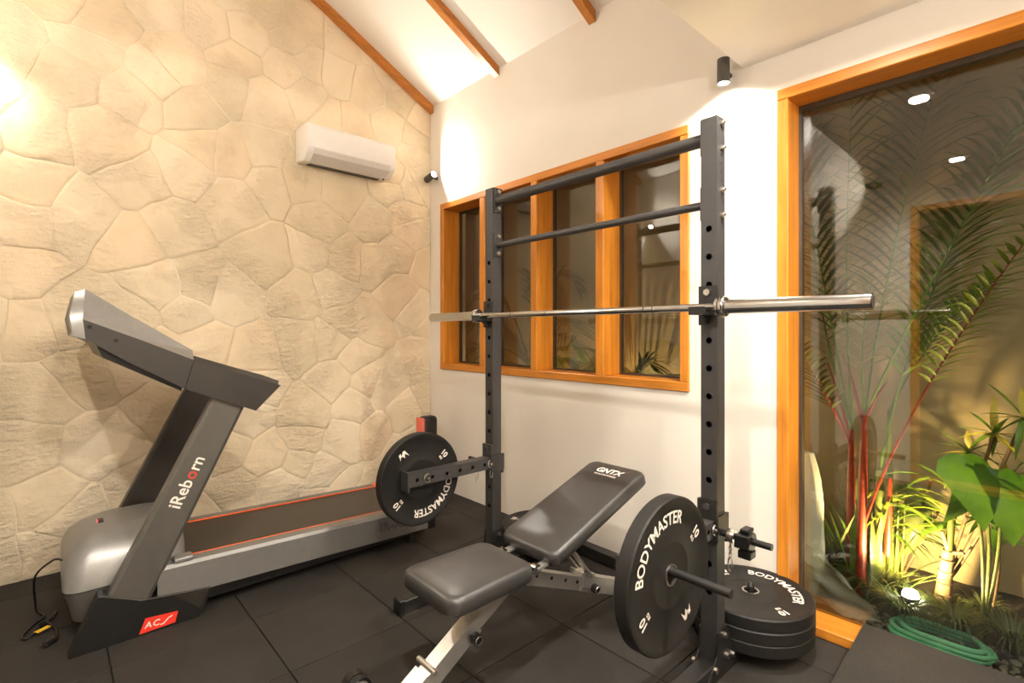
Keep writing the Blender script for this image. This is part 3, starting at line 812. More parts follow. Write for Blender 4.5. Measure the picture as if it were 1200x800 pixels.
# chrome frame
hinge = Vector((BXC, 1.235, .372))
MB().bar(hinge + Vector((0, -.02, -.004)), (BXC, 1.985, .050), .052, .048, (1, 0, 0)).build('main_tube', M['chromed'], bench)
MB().bar((BXC, 1.60, .215), (BXC, 1.985, .052), .062, .058, (1, 0, 0)).build('rear_sleeve', M['chromed'], bench)
MB().bar(hinge + Vector((0, .01, -.02)), (BXC, .955, .196), .044, .044, (1, 0, 0)).build('front_leg', M['chromed'], bench)
MB().bar((BXC, 1.06, .255), (BXC, .74, .066), .058, .056, (1, 0, 0)).build('leg_sleeve', M['chromed'], bench)
MB().bar((BXC, .875, .150), (BXC, .73, .064), .070, .068, (1, 0, 0)).build('lower_sleeve', M['chromed'], bench)
MB().cyl((BXC - .05, .878, .187), (BXC + .05, .878, .187), .009, 14).build('pivot_bolt', M['zinc'], bench, 40)
MB().cyl((-1.62, .765, .046), (-1.10, .765, .046), .030, 20).build('front_foot', M['chromed'], bench, 40)
for x0, x1 in ((-1.635, -1.575), (-1.145, -1.085)):
    MB().cyl((x0, .765, .046), (x1, .765, .046), .040, 24).cyl(((x0 + x1) / 2 - .004, .765, .046), ((x0 + x1) / 2 + .004, .765, .046), .0425, 24).build('foot_cap', M['tm_black'], bench, 40)
MB().rbox(-1.40, -1.06, 1.955, 2.015, .006, .060, .004, 1).build('rear_foot', M['chromed'], bench)
for x0, x1 in ((-1.405, -1.375), (-1.085, -1.055)):
    MB().rbox(x0, x1, 1.951, 2.019, .0005, .064, .004, 1).build('foot_cap', M['tm_black'], bench)
def knob(p, d, name='adjusting_knob'):
    p, d = Vector(p), Vector(d).normalized()
    k = MB().cyl(p, p + d * .016, .009, 12).cyl(p + d * .012, p + d * .036, .018, 16).build(name, M['tm_black'], bench, 40)
    MB().tube([p + d * .0365 + a_ * (.014 * math.cos(t)) + b_ * (.014 * math.sin(t)) for a_, b_ in [ortho(d)] for t in [R(24 * q) for q in range(15)]], .002, 5, True).build('knob_ring', M['zinc'], k, 40)
knob((BXC + .028, 1.035, .232), (1, 0, -.1)); knob((BXC + .031, 1.655, .185), (1, -.1, -.1)); knob((BXC + .036, .80, .105), (1, 0, 0))
# hinge bar between the pads, backrest carrier and prop
MB().cyl((BXC - .09, 1.262, .402), (BXC + .10, 1.262, .402), .011, 16).build('hinge_bar', M['chrome'], bench, 40)
for sx in (-.09, .085):
    MB().cyl((BXC + sx, 1.262, .402), (BXC + sx + .022, 1.262, .402), .0185, 16).build('hinge_collar', M['chrome'], bench, 40)
    MB().bar((BXC + sx + .011, 1.262, .402), b0 + Vector((sx + .011, .06, -.036)), .008, .030, (1, 0, 0)).build('hinge_plate', M['chromed'], bench)
MB().bar(b0 + bdir * .04 - bn * .068, b0 + bdir * .50 - bn * .068, .042, .022, (1, 0, 0)).build('back_carrier', M['rack_blk'], bench)
MB().bar((BXC, 1.255, .350), (BXC, .92, .375), .045, .020, (0, 0, 1)).build('seat_carrier', M['rack_blk'], bench)
MB().bar((BXC, 1.11, .290), (BXC, 1.045, .382), .030, .012, (1, 0, 0)).build('seat_prop', M['chromed'], bench)
for sx in (-.034, .034):
    MB().bar((BXC + sx, 1.640, .238), b0 + bdir * .16 - bn * .070 + Vector((sx, 0, 0)), .006, .034, (1, 0, 0)).build('back_prop', M['chromed'], bench)
MB().cyl((BXC - .045, 1.640, .238), (BXC + .045, 1.640, .238), .009, 14).build('prop_pin', M['zinc'], bench, 40)
MB().rbox(BXC - .036, BXC + .036, 1.595, 1.675, .180, .248, .004, 1, lambda v: Vector((v.x, v.y, v.z - (v.y - 1.635) * .40))).build('slide_collar', M['chromed'], bench)
for yy in (1.34, 1.42, 1.50, 1.57):
    zz = .372 - (yy - 1.235) * .4293
    MB().cyl((BXC + .0255, yy, zz), (BXC + .0268, yy, zz), .007, 12).build('pin_hole', M['tm_black'], bench)

# ------------------------------------------------------------------ treadmill
tm = thing('treadmill', 'grey treadmill with orange belt stripes along the stone wall', 'treadmill', (-2.85, .9, 0))
XN, XF = -2.535, -3.165                       # outer faces near / far
zt_ = lambda y: .246 - .0305 * (y - .40)      # deck top falls slightly to the rear
def yz_prism(pts, x0, x1): return MB().prism([(x0, y, z) for y, z in pts], (x1 - x0, 0, 0))
Y0, Y1 = .40, 1.69
MB().prism([(-3.08, Y0, zt_(Y0)), (-3.08, Y1 - .03, zt_(Y1)), (-3.08, Y1 - .03, zt_(Y1) - .03), (-3.08, Y0, zt_(Y0) - .03)], (.46, 0, 0)).build('running_belt', M['belt'], tm)
for x0, x1, xo in ((-2.612, -2.545, -2.619), (-3.155, -3.085, -3.084)):
    r_ = MB()
    prof = lambda y: [Vector((x0, y, zt_(y) - .135)), Vector((x1, y, zt_(y) - .135)), Vector((x1, y, zt_(y) - .012)), Vector((x1 - .010 if x0 > -3 else x1, y, zt_(y) + .002)), Vector((x0 if x0 > -3 else x0 + .010, y, zt_(y) + .004)), Vector((x0, y, zt_(y) - .004))]
    rail = MB().loft([prof(Y0 - .06), prof(Y1)]).build('side_rail', M['tm_rail'], tm)
    MB().prism([(xo, Y0, zt_(Y0)), (xo, Y1 - .05, zt_(Y1 - .05)), (xo, Y1 - .05, zt_(Y1) + .006), (xo, Y0, zt_(Y0) + .006)], (.007, 0, 0)).build('orange_stripe', M['orange'], rail)
    MB().rbox(x0 - .004, x1 + .004, Y1 - .03, Y1 + .025, zt_(Y1) - .14, zt_(Y1) + .010, .006, 2).build('rail_end_cap', M['tm_black'], rail)
    MB().box(x0 + .01, x1 - .01, Y1 - .085, Y1 - .035, zt_(Y1) + .0035, zt_(Y1) + .0075).build('end_marker', M['orange'], rail)
    MB().rbox(x0 + .005, x1 - .003, .40, .47, zt_(.43) + .002, zt_(.43) + .022, .005, 2).build('rail_block', M['tm_silver'], rail)
MB().cyl((-3.08, Y1 - .01, zt_(Y1) - .035), (-2.62, Y1 - .01, zt_(Y1) - .035), .032, 20).build('rear_roller', M['tm_black'], tm, 40)
MB().box(-3.10, -2.585, .42, 1.66, .045, .11).build('underframe', M['tm_black'], tm)
for x in (-2.60, -3.13):
    for y in (1.58,):
        MB().cyl((x, y, .0), (x, y, .10), .022, 16).build('foot', M['tm_black'], tm, 40)
model = text_mb('IR-X5', .064, .030, 1.15); plane_map(model, (-2.545, 1.435, .150), (0, 1, -.03), (0, .03, 1), (1, 0, 0)); model.build('model_lettering', M['print_dark'], tm, None, False)
model = text_mb('IR-X5', .064, -.010, 1.15); plane_map(model, (-2.545, 1.435, .150), (0, 1, -.03), (0, .03, 1), (1, 0, 0), .0014); model.build('model_lettering', M['tm_rail'], tm, None, False)
# base wedges
for x0, x1 in ((-2.600, -2.530), (-3.175, -3.105)):
    w_ = yz_prism([(.060, .0), (.470, .0), (.500, .016), (.533, .112), (.40, .128), (.285, .142), (.160, .203), (.148, .200)], x0, x1).build('base_shoe', M['tm_black'], tm)
    xo = x1 if x0 > -3 else x0
    MB().tube([(xo, .150, .203), (xo, .165, .200), (xo, .285, .143), (xo, .40, .129), (xo, .533, .113)], .0022, 6).build('trim_line', M['tm_grey'], w_, 40)
    if x0 > -3:
        MB().prism([(xo, .40, .122), (xo, .520, .106), (xo, .490, .038)], (.004, 0, 0)).build('shoe_facet', M['tm_dark'], w_)
        for yy, zz in ((.190, .045), (.255, .128)):
            MB().cyl((xo, yy, zz), (xo + .002, yy, zz), .006, 12).build('screw_hole', M['joint'], w_)
        st = MB().prism([(xo + .0002, .276, .008), (xo + .0002, .399, .012), (xo + .0002, .410, .056), (xo + .0002, .297, .066)], (.0012, 0, 0)).build('brand_sticker', M['red'], w_)
        a_ = text_mb('AC', .034, .02, 1.2, .12); plane_map(a_, (xo + .0012, .320, .035), (0, 1, -.05), (0, .05, 1), (1, 0, 0)); a_.build('lettering', M['print'], w_, None, False)
        MB().tube([(xo + .0018, .347, .022), (xo + .0018, .360, .024), (xo + .0018, .376, .040), (xo + .0018, .390, .045)], .0022, 5).build('swoosh', M['print'], w_)
# uprights
for x0, x1 in ((-2.600, -2.540), (-3.170, -3.110)):
    u_ = MB()
    ring = lambda y0, y1, z0, z1, e: [Vector((x0 + e, y0, z0)), Vector((x1 - e, y0, z0)), Vector((x1, y0 + .012, z0 - .006)), Vector((x1, y1 - .012, z1 + .006)), Vector((x1 - e, y1, z1)), Vector((x0 + e, y1, z1)), Vector((x0, y1 - .012, z1 + .006)), Vector((x0, y0 + .012, z0 - .006))]
    up_ = MB().loft([ring(.165, .312, .165, .125, .008), ring(.545, .668, .945, .885, .008)]).build('upright', M['tm_dark'] if x0 < -3 else M['tm_grey'], tm, 30)
    if x0 > -3:
        ud = Vector((0, .37, .77)).normalized(); perp = Vector((0, -ud.z, ud.y))
        c0 = on_x(219, 566, x1); pos = -.105
        for tx, mm in (('iReb', 'print'), ('o', 'print_red'), ('rn', 'print')):
            t_ = text_mb(tx, .068, .014)
            lo = min(v.x for v in t_.v); hi = max(v.x for v in t_.v)
            if tx == 'rn':
                for v in t_.v: pass
            plane_map(t_, c0 + ud * (pos - lo), ud, perp, (1, 0, 0), .001); t_.build('lettering', M[mm], up_, None, False); pos += hi - lo + .006
# motor hood
def rring(z, x0, x1, y0, y1, r):
    out = []
    for cx_, cy_, a0 in ((x1 - r, y1 - r, 0), (x0 + r, y1 - r, 90), (x0 + r, y0 + r, 180), (x1 - r, y0 + r, 270)):
        out += [Vector((cx_ + r * math.cos(R(a0 + 15 * q)), cy_ + r * math.sin(R(a0 + 15 * q)), z)) for q in range(7)]
    return out
MB().loft([rring(.085, -3.09, -2.625, .075, .44, .05), rring(.205, -3.105, -2.615, .048, .45, .06)]).build('motor_housing', M['tm_grey'], tm, 40)
hood = MB().loft([rring(.208, -3.11, -2.612, .045, .46, .06), rring(.300, -3.105, -2.625, .050, .46, .07), rring(.350, -3.09, -2.655, .070, .455, .08), rring(.385, -3.06, -2.70, .110, .44, .09), rring(.402, -3.02, -2.75, .160, .42, .09), rring(.406, -2.95, -2.82, .22, .38, .05)]).build('motor_hood', M['tm_silver'], tm, 60)
MB().loft([rring(.203, -3.106, -2.6145, .047, .455, .06), rring(.2085, -3.106, -2.6145, .047, .455, .06)]).build('seam', M['tm_black'], hood)
dp = MB().rbox(-2.885, -2.835, .165, .185, .400, .4085, .002, 1).build('speed_window', M['tm_black'], hood)
MB().box(-2.880, -2.848, .163, .166, .4015, .4065).build('led_digits', M['led'], dp)
# console
XNO, XNI, XFI, XFO = -2.520, -2.600, -3.120, -3.200
def csec(bot, top, ridge, ins=0.0):
    return [Vector((XNO - ins, *bot)), Vector((XNO - ins, *top)), Vector((XNI - ins, *ridge)), Vector((XFI + ins, *ridge)), Vector((XFO + ins, *top)), Vector((XFO + ins, *bot))]
con = MB()
A = csec((.110, 1.203), (.102, 1.279), (.112, 1.400)); B_ = csec((.250, 1.104), (.262, 1.207), (.255, 1.298)); C_ = csec((.432, .990), (.465, 1.111), (.475, 1.150))
for (p, q) in ((A, B_), (B_, C_)):
    con.add(p + q, [(0, 1, 7, 6), (5, 0, 6, 11), (4, 5, 11, 10)])
con.add(C_, [(0, 1, 2, 3, 4, 5)])
con = con.build('console', M['tm_dark'], tm)
top_ = MB()
for (p, q) in ((A, B_), (B_, C_)):
    top_.add(p + q, [(1, 2, 8, 7), (2, 3, 9, 8), (3, 4, 10, 9)])
top_.build('console_face', M['tm_silver'], con)
N1 = csec((.085, 1.232), (.070, 1.300), (.088, 1.372), .02)
MB().loft([N1, csec((.076, 1.215), (.064, 1.290), (.082, 1.386), .006), A]).build('nose_shell', M['tm_silver'], con, 60)
MB().box(-3.05, -2.67, .20, .202, 1.30, 1.301).build('screen_edge', M['tm_black'], con)
scr = MB().add([(-3.06, .150, 1.3745), (-2.66, .150, 1.3745), (-2.66, .235, 1.3155), (-3.06, .235, 1.3155)], [(0, 1, 2, 3)]).build('display', M['tm_black'], con)
yz_prism([(.140, 1.190), (.165, 1.128), (.430, .975), (.430, 1.02)], -3.15, -2.575).build('under_tray', M['tm_black'], con)
for (px_, py_) in ((105, 383), (136, 399)):
    p = on_x(px_, py_, XNO)
    MB().cyl(p, p + Vector((.0012, 0, 0)), .0075, 12).build('screw_hole', M['joint'], con)
for xo, xi in ((XNO, XNI), (XFO, XFI)):
    st = []
    for bot, top, ins in (((.434, .989), (.466, 1.110), (.474, 1.128)), ((.575, .926), (.650, 1.041), (.655, 1.062)), ((.660, .890), (.745, 1.006), (.765, 1.024)), ((.712, .868), (.822, .978), (.838, .992))):
        st.append([Vector((xo, *bot)), Vector((xo, *top)), Vector((xo + (xi - xo) * .55, top[0], top[1] - .012)), Vector((xi, *ins)), Vector((xi, bot[0], bot[1]))])
    MB().loft(st).build('handrail', M['tm_dark'], tm, 30)
# power lead
cord = thing('power_cord', 'black power cord looped on the floor beside the treadmill motor', 'power cord', (-2.86, 0.0, 0))
def smooth_path(pts, n=8):
    pts = [Vector(p) for p in pts]; out = []
    P_ = [pts[0]] + pts + [pts[-1]]
    for i in range(1, len(P_) - 2):
        a, b, c, d = P_[i - 1:i + 3]
        for k in range(n):
            t = k / n
            out.append(.5 * ((2 * b) + (c - a) * t + (2 * a - 5 * b + 4 * c - d) * t * t + (3 * b - a - 3 * c + d) * t ** 3))
    return out + [pts[-1]]
q = [Vector((-2.80, .052, .288)), Vector((-2.82, .02, .290)), Vector((-2.93, -.035, .20)), Vector((-3.0, -.035, .06)), on_z(43, 716, .008), on_z(52, 722, .008), on_z(38, 733, .008), on_z(26, 746, .008), on_z(34, 747, .010), on_z(55, 728, .012), on_z(66, 716, .012), on_z(60, 726, .016), on_z(44, 735, .018), on_z(52, 728, .02), on_z(64, 735, .012), on_z(68, 745, .010)]
MB().tube(smooth_path(q, 8), .0042, 7).build('cable', M['tm_black'], cord, 60)
e_ = on_z(65, 748, .012)
MB().cyl(e_, e_ + Vector((.03, -.03, 0)), .012, 12).build('plug', M['tm_black'], cord, 40)
for d_ in (-.006, .006):
    MB().cyl(e_ + Vector((.03 + d_, -.03 + d_, 0)), e_ + Vector((.044 + d_, -.044 + d_, 0)), .0022, 8).build('plug_pin', M['zinc'], cord, 40)
ya, yb_ = on_z(42, 741, .022), on_z(58, 733, .022)
MB().bar(ya, yb_, .022, .0015).build('yellow_tag', M['yellow'], cord)

# ------------------------------------------------------------------ air conditioner
ac = thing('air_conditioner', 'white split air conditioner mounted high on the stone wall', 'air conditioner', (XL + .02, 1.555, 2.36))
ax0, ax1, ay0, ay1, az0, az1 = XL + .012, -3.285, 1.235, 1.872, 2.352, 2.592
pf = [(ax0, az0 + .012), (ax1 - .085, az0), (ax1 - .018, az0 + .040), (ax1, az0 + .075), (ax1 + .002, az1 - .03), (ax1 - .014, az1 - .008), (ax1 - .035, az1), (ax0, az1)]
rings = []
for y, s_ in ((ay0, .93), (ay0 + .006, .985), (ay0 + .020, 1.0), (ay1 - .020, 1.0), (ay1 - .006, .985), (ay1, .93)):
    cx_, cz_ = ax0, (az0 + az1) / 2
    rings.append([Vector((cx_ + (x - cx_) * s_, y, cz_ + (z - cz_) * s_)) for x, z in pf])
MB().loft(rings).build('casing', M['white_pl'], ac, 35)
MB().prism([(ax1 - .082, ay0 + .045, az0 - .003), (ax1 - .014, ay0 + .045, az0 + .038), (ax1 + .003, ay0 + .045, az0 + .070), (ax1 - .003, ay0 + .045, az0 + .070), (ax1 - .020, ay0 + .045, az0 + .044)], (0, ay1 - ay0 - .09, 0)).build('air_flap', M['grey_pl'], ac)
MB().box(ax1 - .075, ax1 + .0025, ay0 + .03, ay1 - .03, az0 + .0745, az0 + .0765).build('panel_gap', M['grey_pl'], ac)
MB().box(ax0 + .02, ax1 - .095, ay0 + .06, ay1 - .06, az0 + .004, az0 + .010).build('underside_vent', M['tm_dark'], ac)
MB().cyl((ax1 - .10, ay1 - .05, az0 - .006), (ax1 - .10, ay1 - .05, az0 + .004), .008, 10).build('drain_nub', M['tm_black'], ac)

# ------------------------------------------------------------------ red and black pad behind the plate
pd = thing('strike_pad', 'red and black upright pad in the corner behind the hung plate', 'pad', (-3.20, 2.08, 0))
MB().rbox(-3.27, -3.175, 2.040, 2.165, 0.0, .605, .028, 4).build('pad_body', M['tm_black'], pd, 40)
MB().rbox(-3.272, -3.173, 2.028, 2.046, .0, .598, .008, 2).build('red_face', M['redpad'], pd, 40)

# loose rubber mat lying up over the sill
mt = MB().prism([(-.545, 1.955, .001), (-.545, 1.965, .022), (-.545, 2.412, .066), (-.545, 2.412, .045)], (.98, 0, 0)).build('rubber_mat', M['tile'])
tag(mt, 'dark grey rubber mat lying sloped over the sill of the garden window', 'mat')

# ------------------------------------------------------------------ garden
def blade(m, pts, width, fold=0.25, tip=True, hint=None):
    """leaf ribbon along pts, width profile rising then tapering, slightly V-folded"""
    n = len(pts); pts = [Vector(p) for p in pts]; vs = []
    for i, p in enumerate(pts):
        d = pts[min(i + 1, n - 1)] - pts[max(i - 1, 0)]
        side = d.cross(hint or Vector((0, 0, 1)))
        if side.length < 1e-6: side = Vector((1, 0, 0))
        side.normalize(); nrm = side.cross(d).normalized()
        t = i / (n - 1); w = width * (math.sin(math.pi * min(1, .12 + .88 * t) ** .8) if tip else 1) * .5
        w = max(w, .0006)
        vs += [p + side * w + nrm * (w * fold), p, p - side * w + nrm * (w * fold)]
    fs = []
    for i in range(n - 1):
        a, b = i * 3, (i + 1) * 3
        fs += [(a, a + 1, b + 1, b), (a + 1, a + 2, b + 2, b + 1)]
    m.add(vs, fs); return m
def bez(a, b, c, n):
    a, b, c = Vector(a), Vector(b), Vector(c)
    return [a * (1 - t) ** 2 + b * (2 * t * (1 - t)) + c * t * t for t in [i / n for i in range(n + 1)]]
GY0, GY1 = 2.58, 3.262
def inbed(p):
    return Vector((p.x, min(GY1, max(GY0, p.y)), max(.002, p.z)))
def frond(parent, a, b, c, leaf_mat, stem_mat, n=22, ll=.26, lw=.020, t0=.34, rng=random, rad=.006, droop=.5):
    """palm frond: rachis a-b-c with paired leaflets"""
    path = [inbed(p) for p in bez(a, b, c, 16)]
    rc = MB().tube(path, [rad * (1 - .75 * i / 16) for i in range(17)], 6).build('rachis', M[stem_mat], parent, 60)
    m = MB()
    for k in range(n):
        t = t0 + (1 - t0) * k / (n - 1); f_ = t * 16; i = min(15, int(f_)); p = path[i].lerp(path[i + 1], f_ - i)
        d = (path[i + 1] - path[i]).normalized()
        side = d.cross(Vector((0, 0, 1))); side = side.normalized() if side.length > .05 else Vector((1, 0, 0))
        # leaflets lie mostly in the plane of the bed, so let the side follow X
        side = (side + Vector((1, 0, 0)) * (1 if side.x >= 0 else -1) * .8).normalized()
        L_ = ll * (.55 + .45 * math.sin(math.pi * (.15 + .8 * (k / (n - 1))))) * rng.uniform(.85, 1.1)
        for s_ in (-1, 1):
            q = (d * .75 + side * s_ * .9 + Vector((0, rng.uniform(-.25, .25), 0))).normalized()
            e = p + q * L_ + Vector((0, 0, -droop * L_ * rng.uniform(.3, .7)))
            mid = p + q * (L_ * .55) + Vector((0, 0, .03 * L_))
            blade(m, [inbed(v) for v in bez(p, mid, e, 4)], lw * rng.uniform(.8, 1.15), .3)
    m.build('leaflets', M[leaf_mat], rc, 60, False)
    return rc
rp = random.Random(5)
Yp = 2.87
def P(px, py, y=Yp): return on_y(px, py, y)
# sealing-wax palm with red canes
palm = thing('red_stemmed_palm', 'palm with red canes and feathery fronds behind the garden window', 'palm', (-.66, Yp, .0))
for (x0, y0, x1, y1, yy, r, mt_) in ((996, 700, 998, 503, 2.84, .020, 'red_stem'), (1008, 704, 1013, 486, 2.80, .022, 'red_stem'), (1030, 694, 1031, 550, 2.92, .026, 'green_stem'), (1043, 690, 1042, 480, 2.98, .018, 'green_stem'), (1040, 650, 1043, 560, 2.90, .016, 'red_stem'), (1022, 690, 1026, 590, 3.02, .02, 'green_stem')):
    a, b = P(x0, y0, yy), P(x1, y1, yy); a.z = max(a.z, .004) if y0 > 660 else a.z
    if y0 > 660: a.z = .006
    MB().tube([a, a.lerp(b, .3), a.lerp(b, .65), b], [r, r * .92, r * .85, r * .5], 12).build('cane', M[mt_], palm, 60)
for (a, b, c, lm, nn, ll_) in (
        ((998, 505, 2.84), (965, 330, 2.80), (925, 110, 2.70), 'leaf_dark', 26, .34),
        ((999, 500, 2.84), (985, 330, 2.95), (1000, 90, 3.0), 'leaf_dark', 26, .36),
        ((1013, 488, 2.80), (1040, 280, 2.80), (1110, 60, 2.72), 'leaf_dark', 28, .38),
        ((1013, 488, 2.80), (1100, 300, 2.70), (1230, 90, 2.62), 'leaf_dark', 28, .36),
        ((1031, 552, 2.92), (1060, 380, 2.98), (1180, 160, 3.05), 'leaf_mid', 26, .34),
        ((1014, 610, 2.80), (1060, 470, 2.70), (1215, 265, 2.60), 'leaf_lime', 20, .15),
        ((998, 520, 2.84), (960, 450, 2.72), (938, 410, 2.62), 'leaf_dark', 14, .20),
        ((1042, 482, 2.98), (1080, 400, 3.1), (1160, 330, 3.15), 'leaf_mid', 18, .22),
        ((1000, 505, 2.84), (955, 380, 2.95), (950, 230, 3.1), 'leaf_dark', 20, .30),
        ((1014, 488, 2.80), (1004, 400, 2.72), (1022, 330, 2.65), 'leaf_dark', 14, .20)):
    frond(palm, P(*a), P(*b), P(*c), lm, 'red_stem' if a[1] in (610, 520) else 'leaf_mid', nn, ll_, .024, .32 if a[1] != 610 else .55, rp, .0065)
for (a, b) in (((996, 520, 2.83), (958, 440, 2.78)), ((997, 515, 2.83), (970, 425, 2.8)), ((1010, 490, 2.79), (988, 415, 2.76)), ((1015, 488, 2.79), (1040, 448, 2.8))):
    MB().tube([P(*a), (P(*a) + P(*b)) / 2 + Vector((0, 0, .02)), P(*b)], [.008, .006, .003], 6).build('leaf_stalk', M['red_stem'], palm, 60)

# lime bamboo palm lit by the garden lamp
lime = thing('bamboo_palm', 'low lime-green strap-leaved palm lit beside the garden lamp', 'plant', (-.55, 2.98, .0))
for i in range(9):
    x = 1024 + i * 4; a = P(x, 690, 2.98); a.z = .004
    b = P(x + rp.uniform(-5, 12), rp.uniform(560, 610), 2.98 + rp.uniform(-.1, .1))
    MB().tube([a, a.lerp(b, .5), b], [.006, .005, .003], 6).build('stem', M['green_stem'], lime, 60)
for i in range(74):
    a = P(1026 + rp.uniform(0, 36), rp.uniform(570, 635), 3.0 + rp.uniform(-.1, .14))
    s_ = rp.choice((1, 1, 1, -.4)); L_ = rp.uniform(.18, .40)
    e = a + Vector((s_ * L_ * .66, rp.uniform(-.16, .12), rp.uniform(-.10, .06))); mid = (a + e) / 2 + Vector((0, 0, L_ * .28))
    m = MB(); blade(m, [inbed(v) for v in bez(a, mid, e, 6)], rp.uniform(.016, .028), .25)
    m.build('leaf', M['leaf_lime'] if rp.random() < .8 else M['leaf_mid'], lime, 60, False)

# broad-leaved philodendron
phil = thing('philodendron', 'plant with two large heart-shaped green leaves in the garden bed', 'plant', (-.19, 2.74, .0))
def heart_leaf(base, tipv, width, mat, parent, nrm):
    base, tipv, nrm = Vector(base), Vector(tipv), Vector(nrm).normalized()
    d = tipv - base; L_ = d.length; d.normalize(); s_ = d.cross(nrm).normalized()
    prof = [(-.16, .0), (-.20, .22), (-.10, .42), (.08, .50), (.28, .46), (.50, .36), (.72, .22), (.90, .08), (1.0, .0)]
    m = MB(); vs = []; n = len(prof)
    for t, w in prof:
        tt = max(0, t)
        for k in (-1, -.5, 0, .5, 1):
            wob = .03 * math.sin(t * 17 + k * 3)
            vs.append(base + d * (L_ * (t if abs(k) > .01 else max(t, -.02))) + s_ * (width * w * k) + nrm * (L_ * (.12 * math.sin(math.pi * tt) - .10 * tt * tt - .10 * k * k * w * 2 + wob * abs(k) * w)))
    fs = [(i * 5 + k, i * 5 + k + 1, (i + 1) * 5 + k + 1, (i + 1) * 5 + k) for i in range(n - 1) for k in range(4)]
    m.add(vs, fs); return m.build('leaf', M[mat], parent, 60, False)
pb = P(1152, 700, 2.74); pb.z = .004
for (bx_, by_, tx_, ty_, w_, yy) in ((1132, 545, 1158, 622, .20, 2.74), (1172, 562, 1192, 640, .21, 2.78), (1150, 560, 1108, 612, .12, 2.86)):
    bpt, tpt = P(bx_, by_, yy), P(tx_, ty_, yy - .10)
    heart_leaf(bpt, tpt, w_, 'leaf_broad', phil, (.45, -.75, .5))
    MB().tube(smooth_path([pb, pb.lerp(bpt, .5) + Vector((.02, .02, .05)), bpt], 5), .006, 6).build('leaf_stalk', M['green_stem'], phil, 60)

# cane plant with a ringed trunk
cane = thing('cane_plant', 'cane plant with ringed tan trunk and green shoot against the garden wall', 'plant', (-.36, 2.93, .0))
a = P(1103, 690, 2.93); a.z = .003; b = P(1112, 645, 2.93); c = P(1118, 575, 2.93)
MB().tube([a, a.lerp(b, .4), b], [.030, .028, .022], 12).build('trunk', M['tan_stem'], cane, 60)
for k in range(4):
    p = a.lerp(b, .25 + .2 * k); MB().tube([p + Vector((.028 * math.cos(t), .028 * math.sin(t), 0)) for t in [R(30 * u) for u in range(12)]], .004, 5, True).build('trunk_ring', M['brown_stem'], cane, 60)
MB().tube([b, b.lerp(c, .5), c], [.016, .013, .010], 10).build('shoot', M['green_stem'], cane, 60)
MB().tube([b, P(1104, 622, 2.91)], [.012, .007], 8).build('shoot', M['tan_stem'], cane, 60)
MB().tube([b + Vector((0, 0, -.01)), P(1130, 648, 2.90)], [.010, .005], 8).build('twig', M['brown_stem'], cane, 60)
for k in range(8):
    an = R(45 * k + 10); L_ = rp.uniform(.2, .32); e = c + Vector((math.cos(an) * L_, math.sin(an) * L_ * .5 - .04, rp.uniform(-.06, .1)))
    m = MB(); blade(m, [inbed(v) for v in bez(c, (c + e) / 2 + Vector((0, 0, .10)), e, 6)], .032, .2); m.build('leaf', M['leaf_mid'], cane, 60, False)

# thin-stemmed young plant
sap = thing('sapling', 'thin brown-stemmed sapling with drooping green leaves by the garden wall', 'plant', (-.185, 2.95, .0))
a = P(1160, 698, 2.95); a.z = .003; b = P(1170, 612, 2.95)
MB().tube(smooth_path([a, a.lerp(b, .5) + Vector((.012, 0, 0)), b], 5), .007, 7).build('stem', M['brown_stem'], sap, 60)
for k in range(12):
    an = R(30 * k); L_ = rp.uniform(.10, .2); p = a.lerp(b, rp.uniform(.75, 1.05)); e = p + Vector((math.cos(an) * L_, math.sin(an) * L_ * .6 - .02, rp.uniform(-.12, .05)))
    m = MB(); blade(m, [inbed(v) for v in bez(p, (p + e) / 2 + Vector((0, 0, .05)), e, 5)], .045, .2); m.build('leaf', M['leaf_broad'], sap, 60, False)

# speckled shrub
shrub = thing('speckled_shrub', 'leaning shrub with speckled yellow-green narrow leaves above the broad leaves', 'plant', (-.05, 3.0, .0))
a = P(1095, 690, 3.0); a.z = .003
tops = [P(1165, 508, 2.85), P(1135, 530, 2.9), P(1200, 490, 2.8), P(1185, 560, 2.9)]
for c in tops:
    MB().tube(smooth_path([a, a.lerp(c, .5) + Vector((0, 0, -.03)), c], 5), .0065, 6).build('stem', M['brown_stem'], shrub, 60)
    for k in range(11):
        an = R(33 * k + rp.uniform(-10, 10)); L_ = rp.uniform(.10, .20); e = c + Vector((math.cos(an) * L_, rp.uniform(-.1, .06), math.sin(an) * L_ * .8))
        m = MB(); blade(m, [inbed(v) for v in bez(c, (c + e) / 2 + Vector((0, -.02, .02)), e, 5)], .026, .25); m.build('leaf', M['leaf_yel'] if k % 3 == 0 else M['leaf_mid'], shrub, 60, False)
# single dark-leaved stems leaning by the lamp
stm = thing('leaning_stem', 'leaning brown stem with broad dark leaf beside the garden lamp', 'plant', (-.52, 2.86, .0))
a = P(1052, 695, 3.05); a.z = .004
for c in (P(1100, 598, 3.0), P(1092, 560, 3.02)):
    MB().tube([a, a.lerp(c, .5), c], .0055, 6).build('stem', M['brown_stem'], stm, 60)
heart_leaf(P(1078, 600, 2.98), P(1066, 650, 2.96), .10, 'leaf_dark', stm, (.3, -.9, .3))
heart_leaf(P(1078, 620, 2.98), P(1130, 612, 2.92), .07, 'leaf_mid', stm, (.2, -.5, .8))

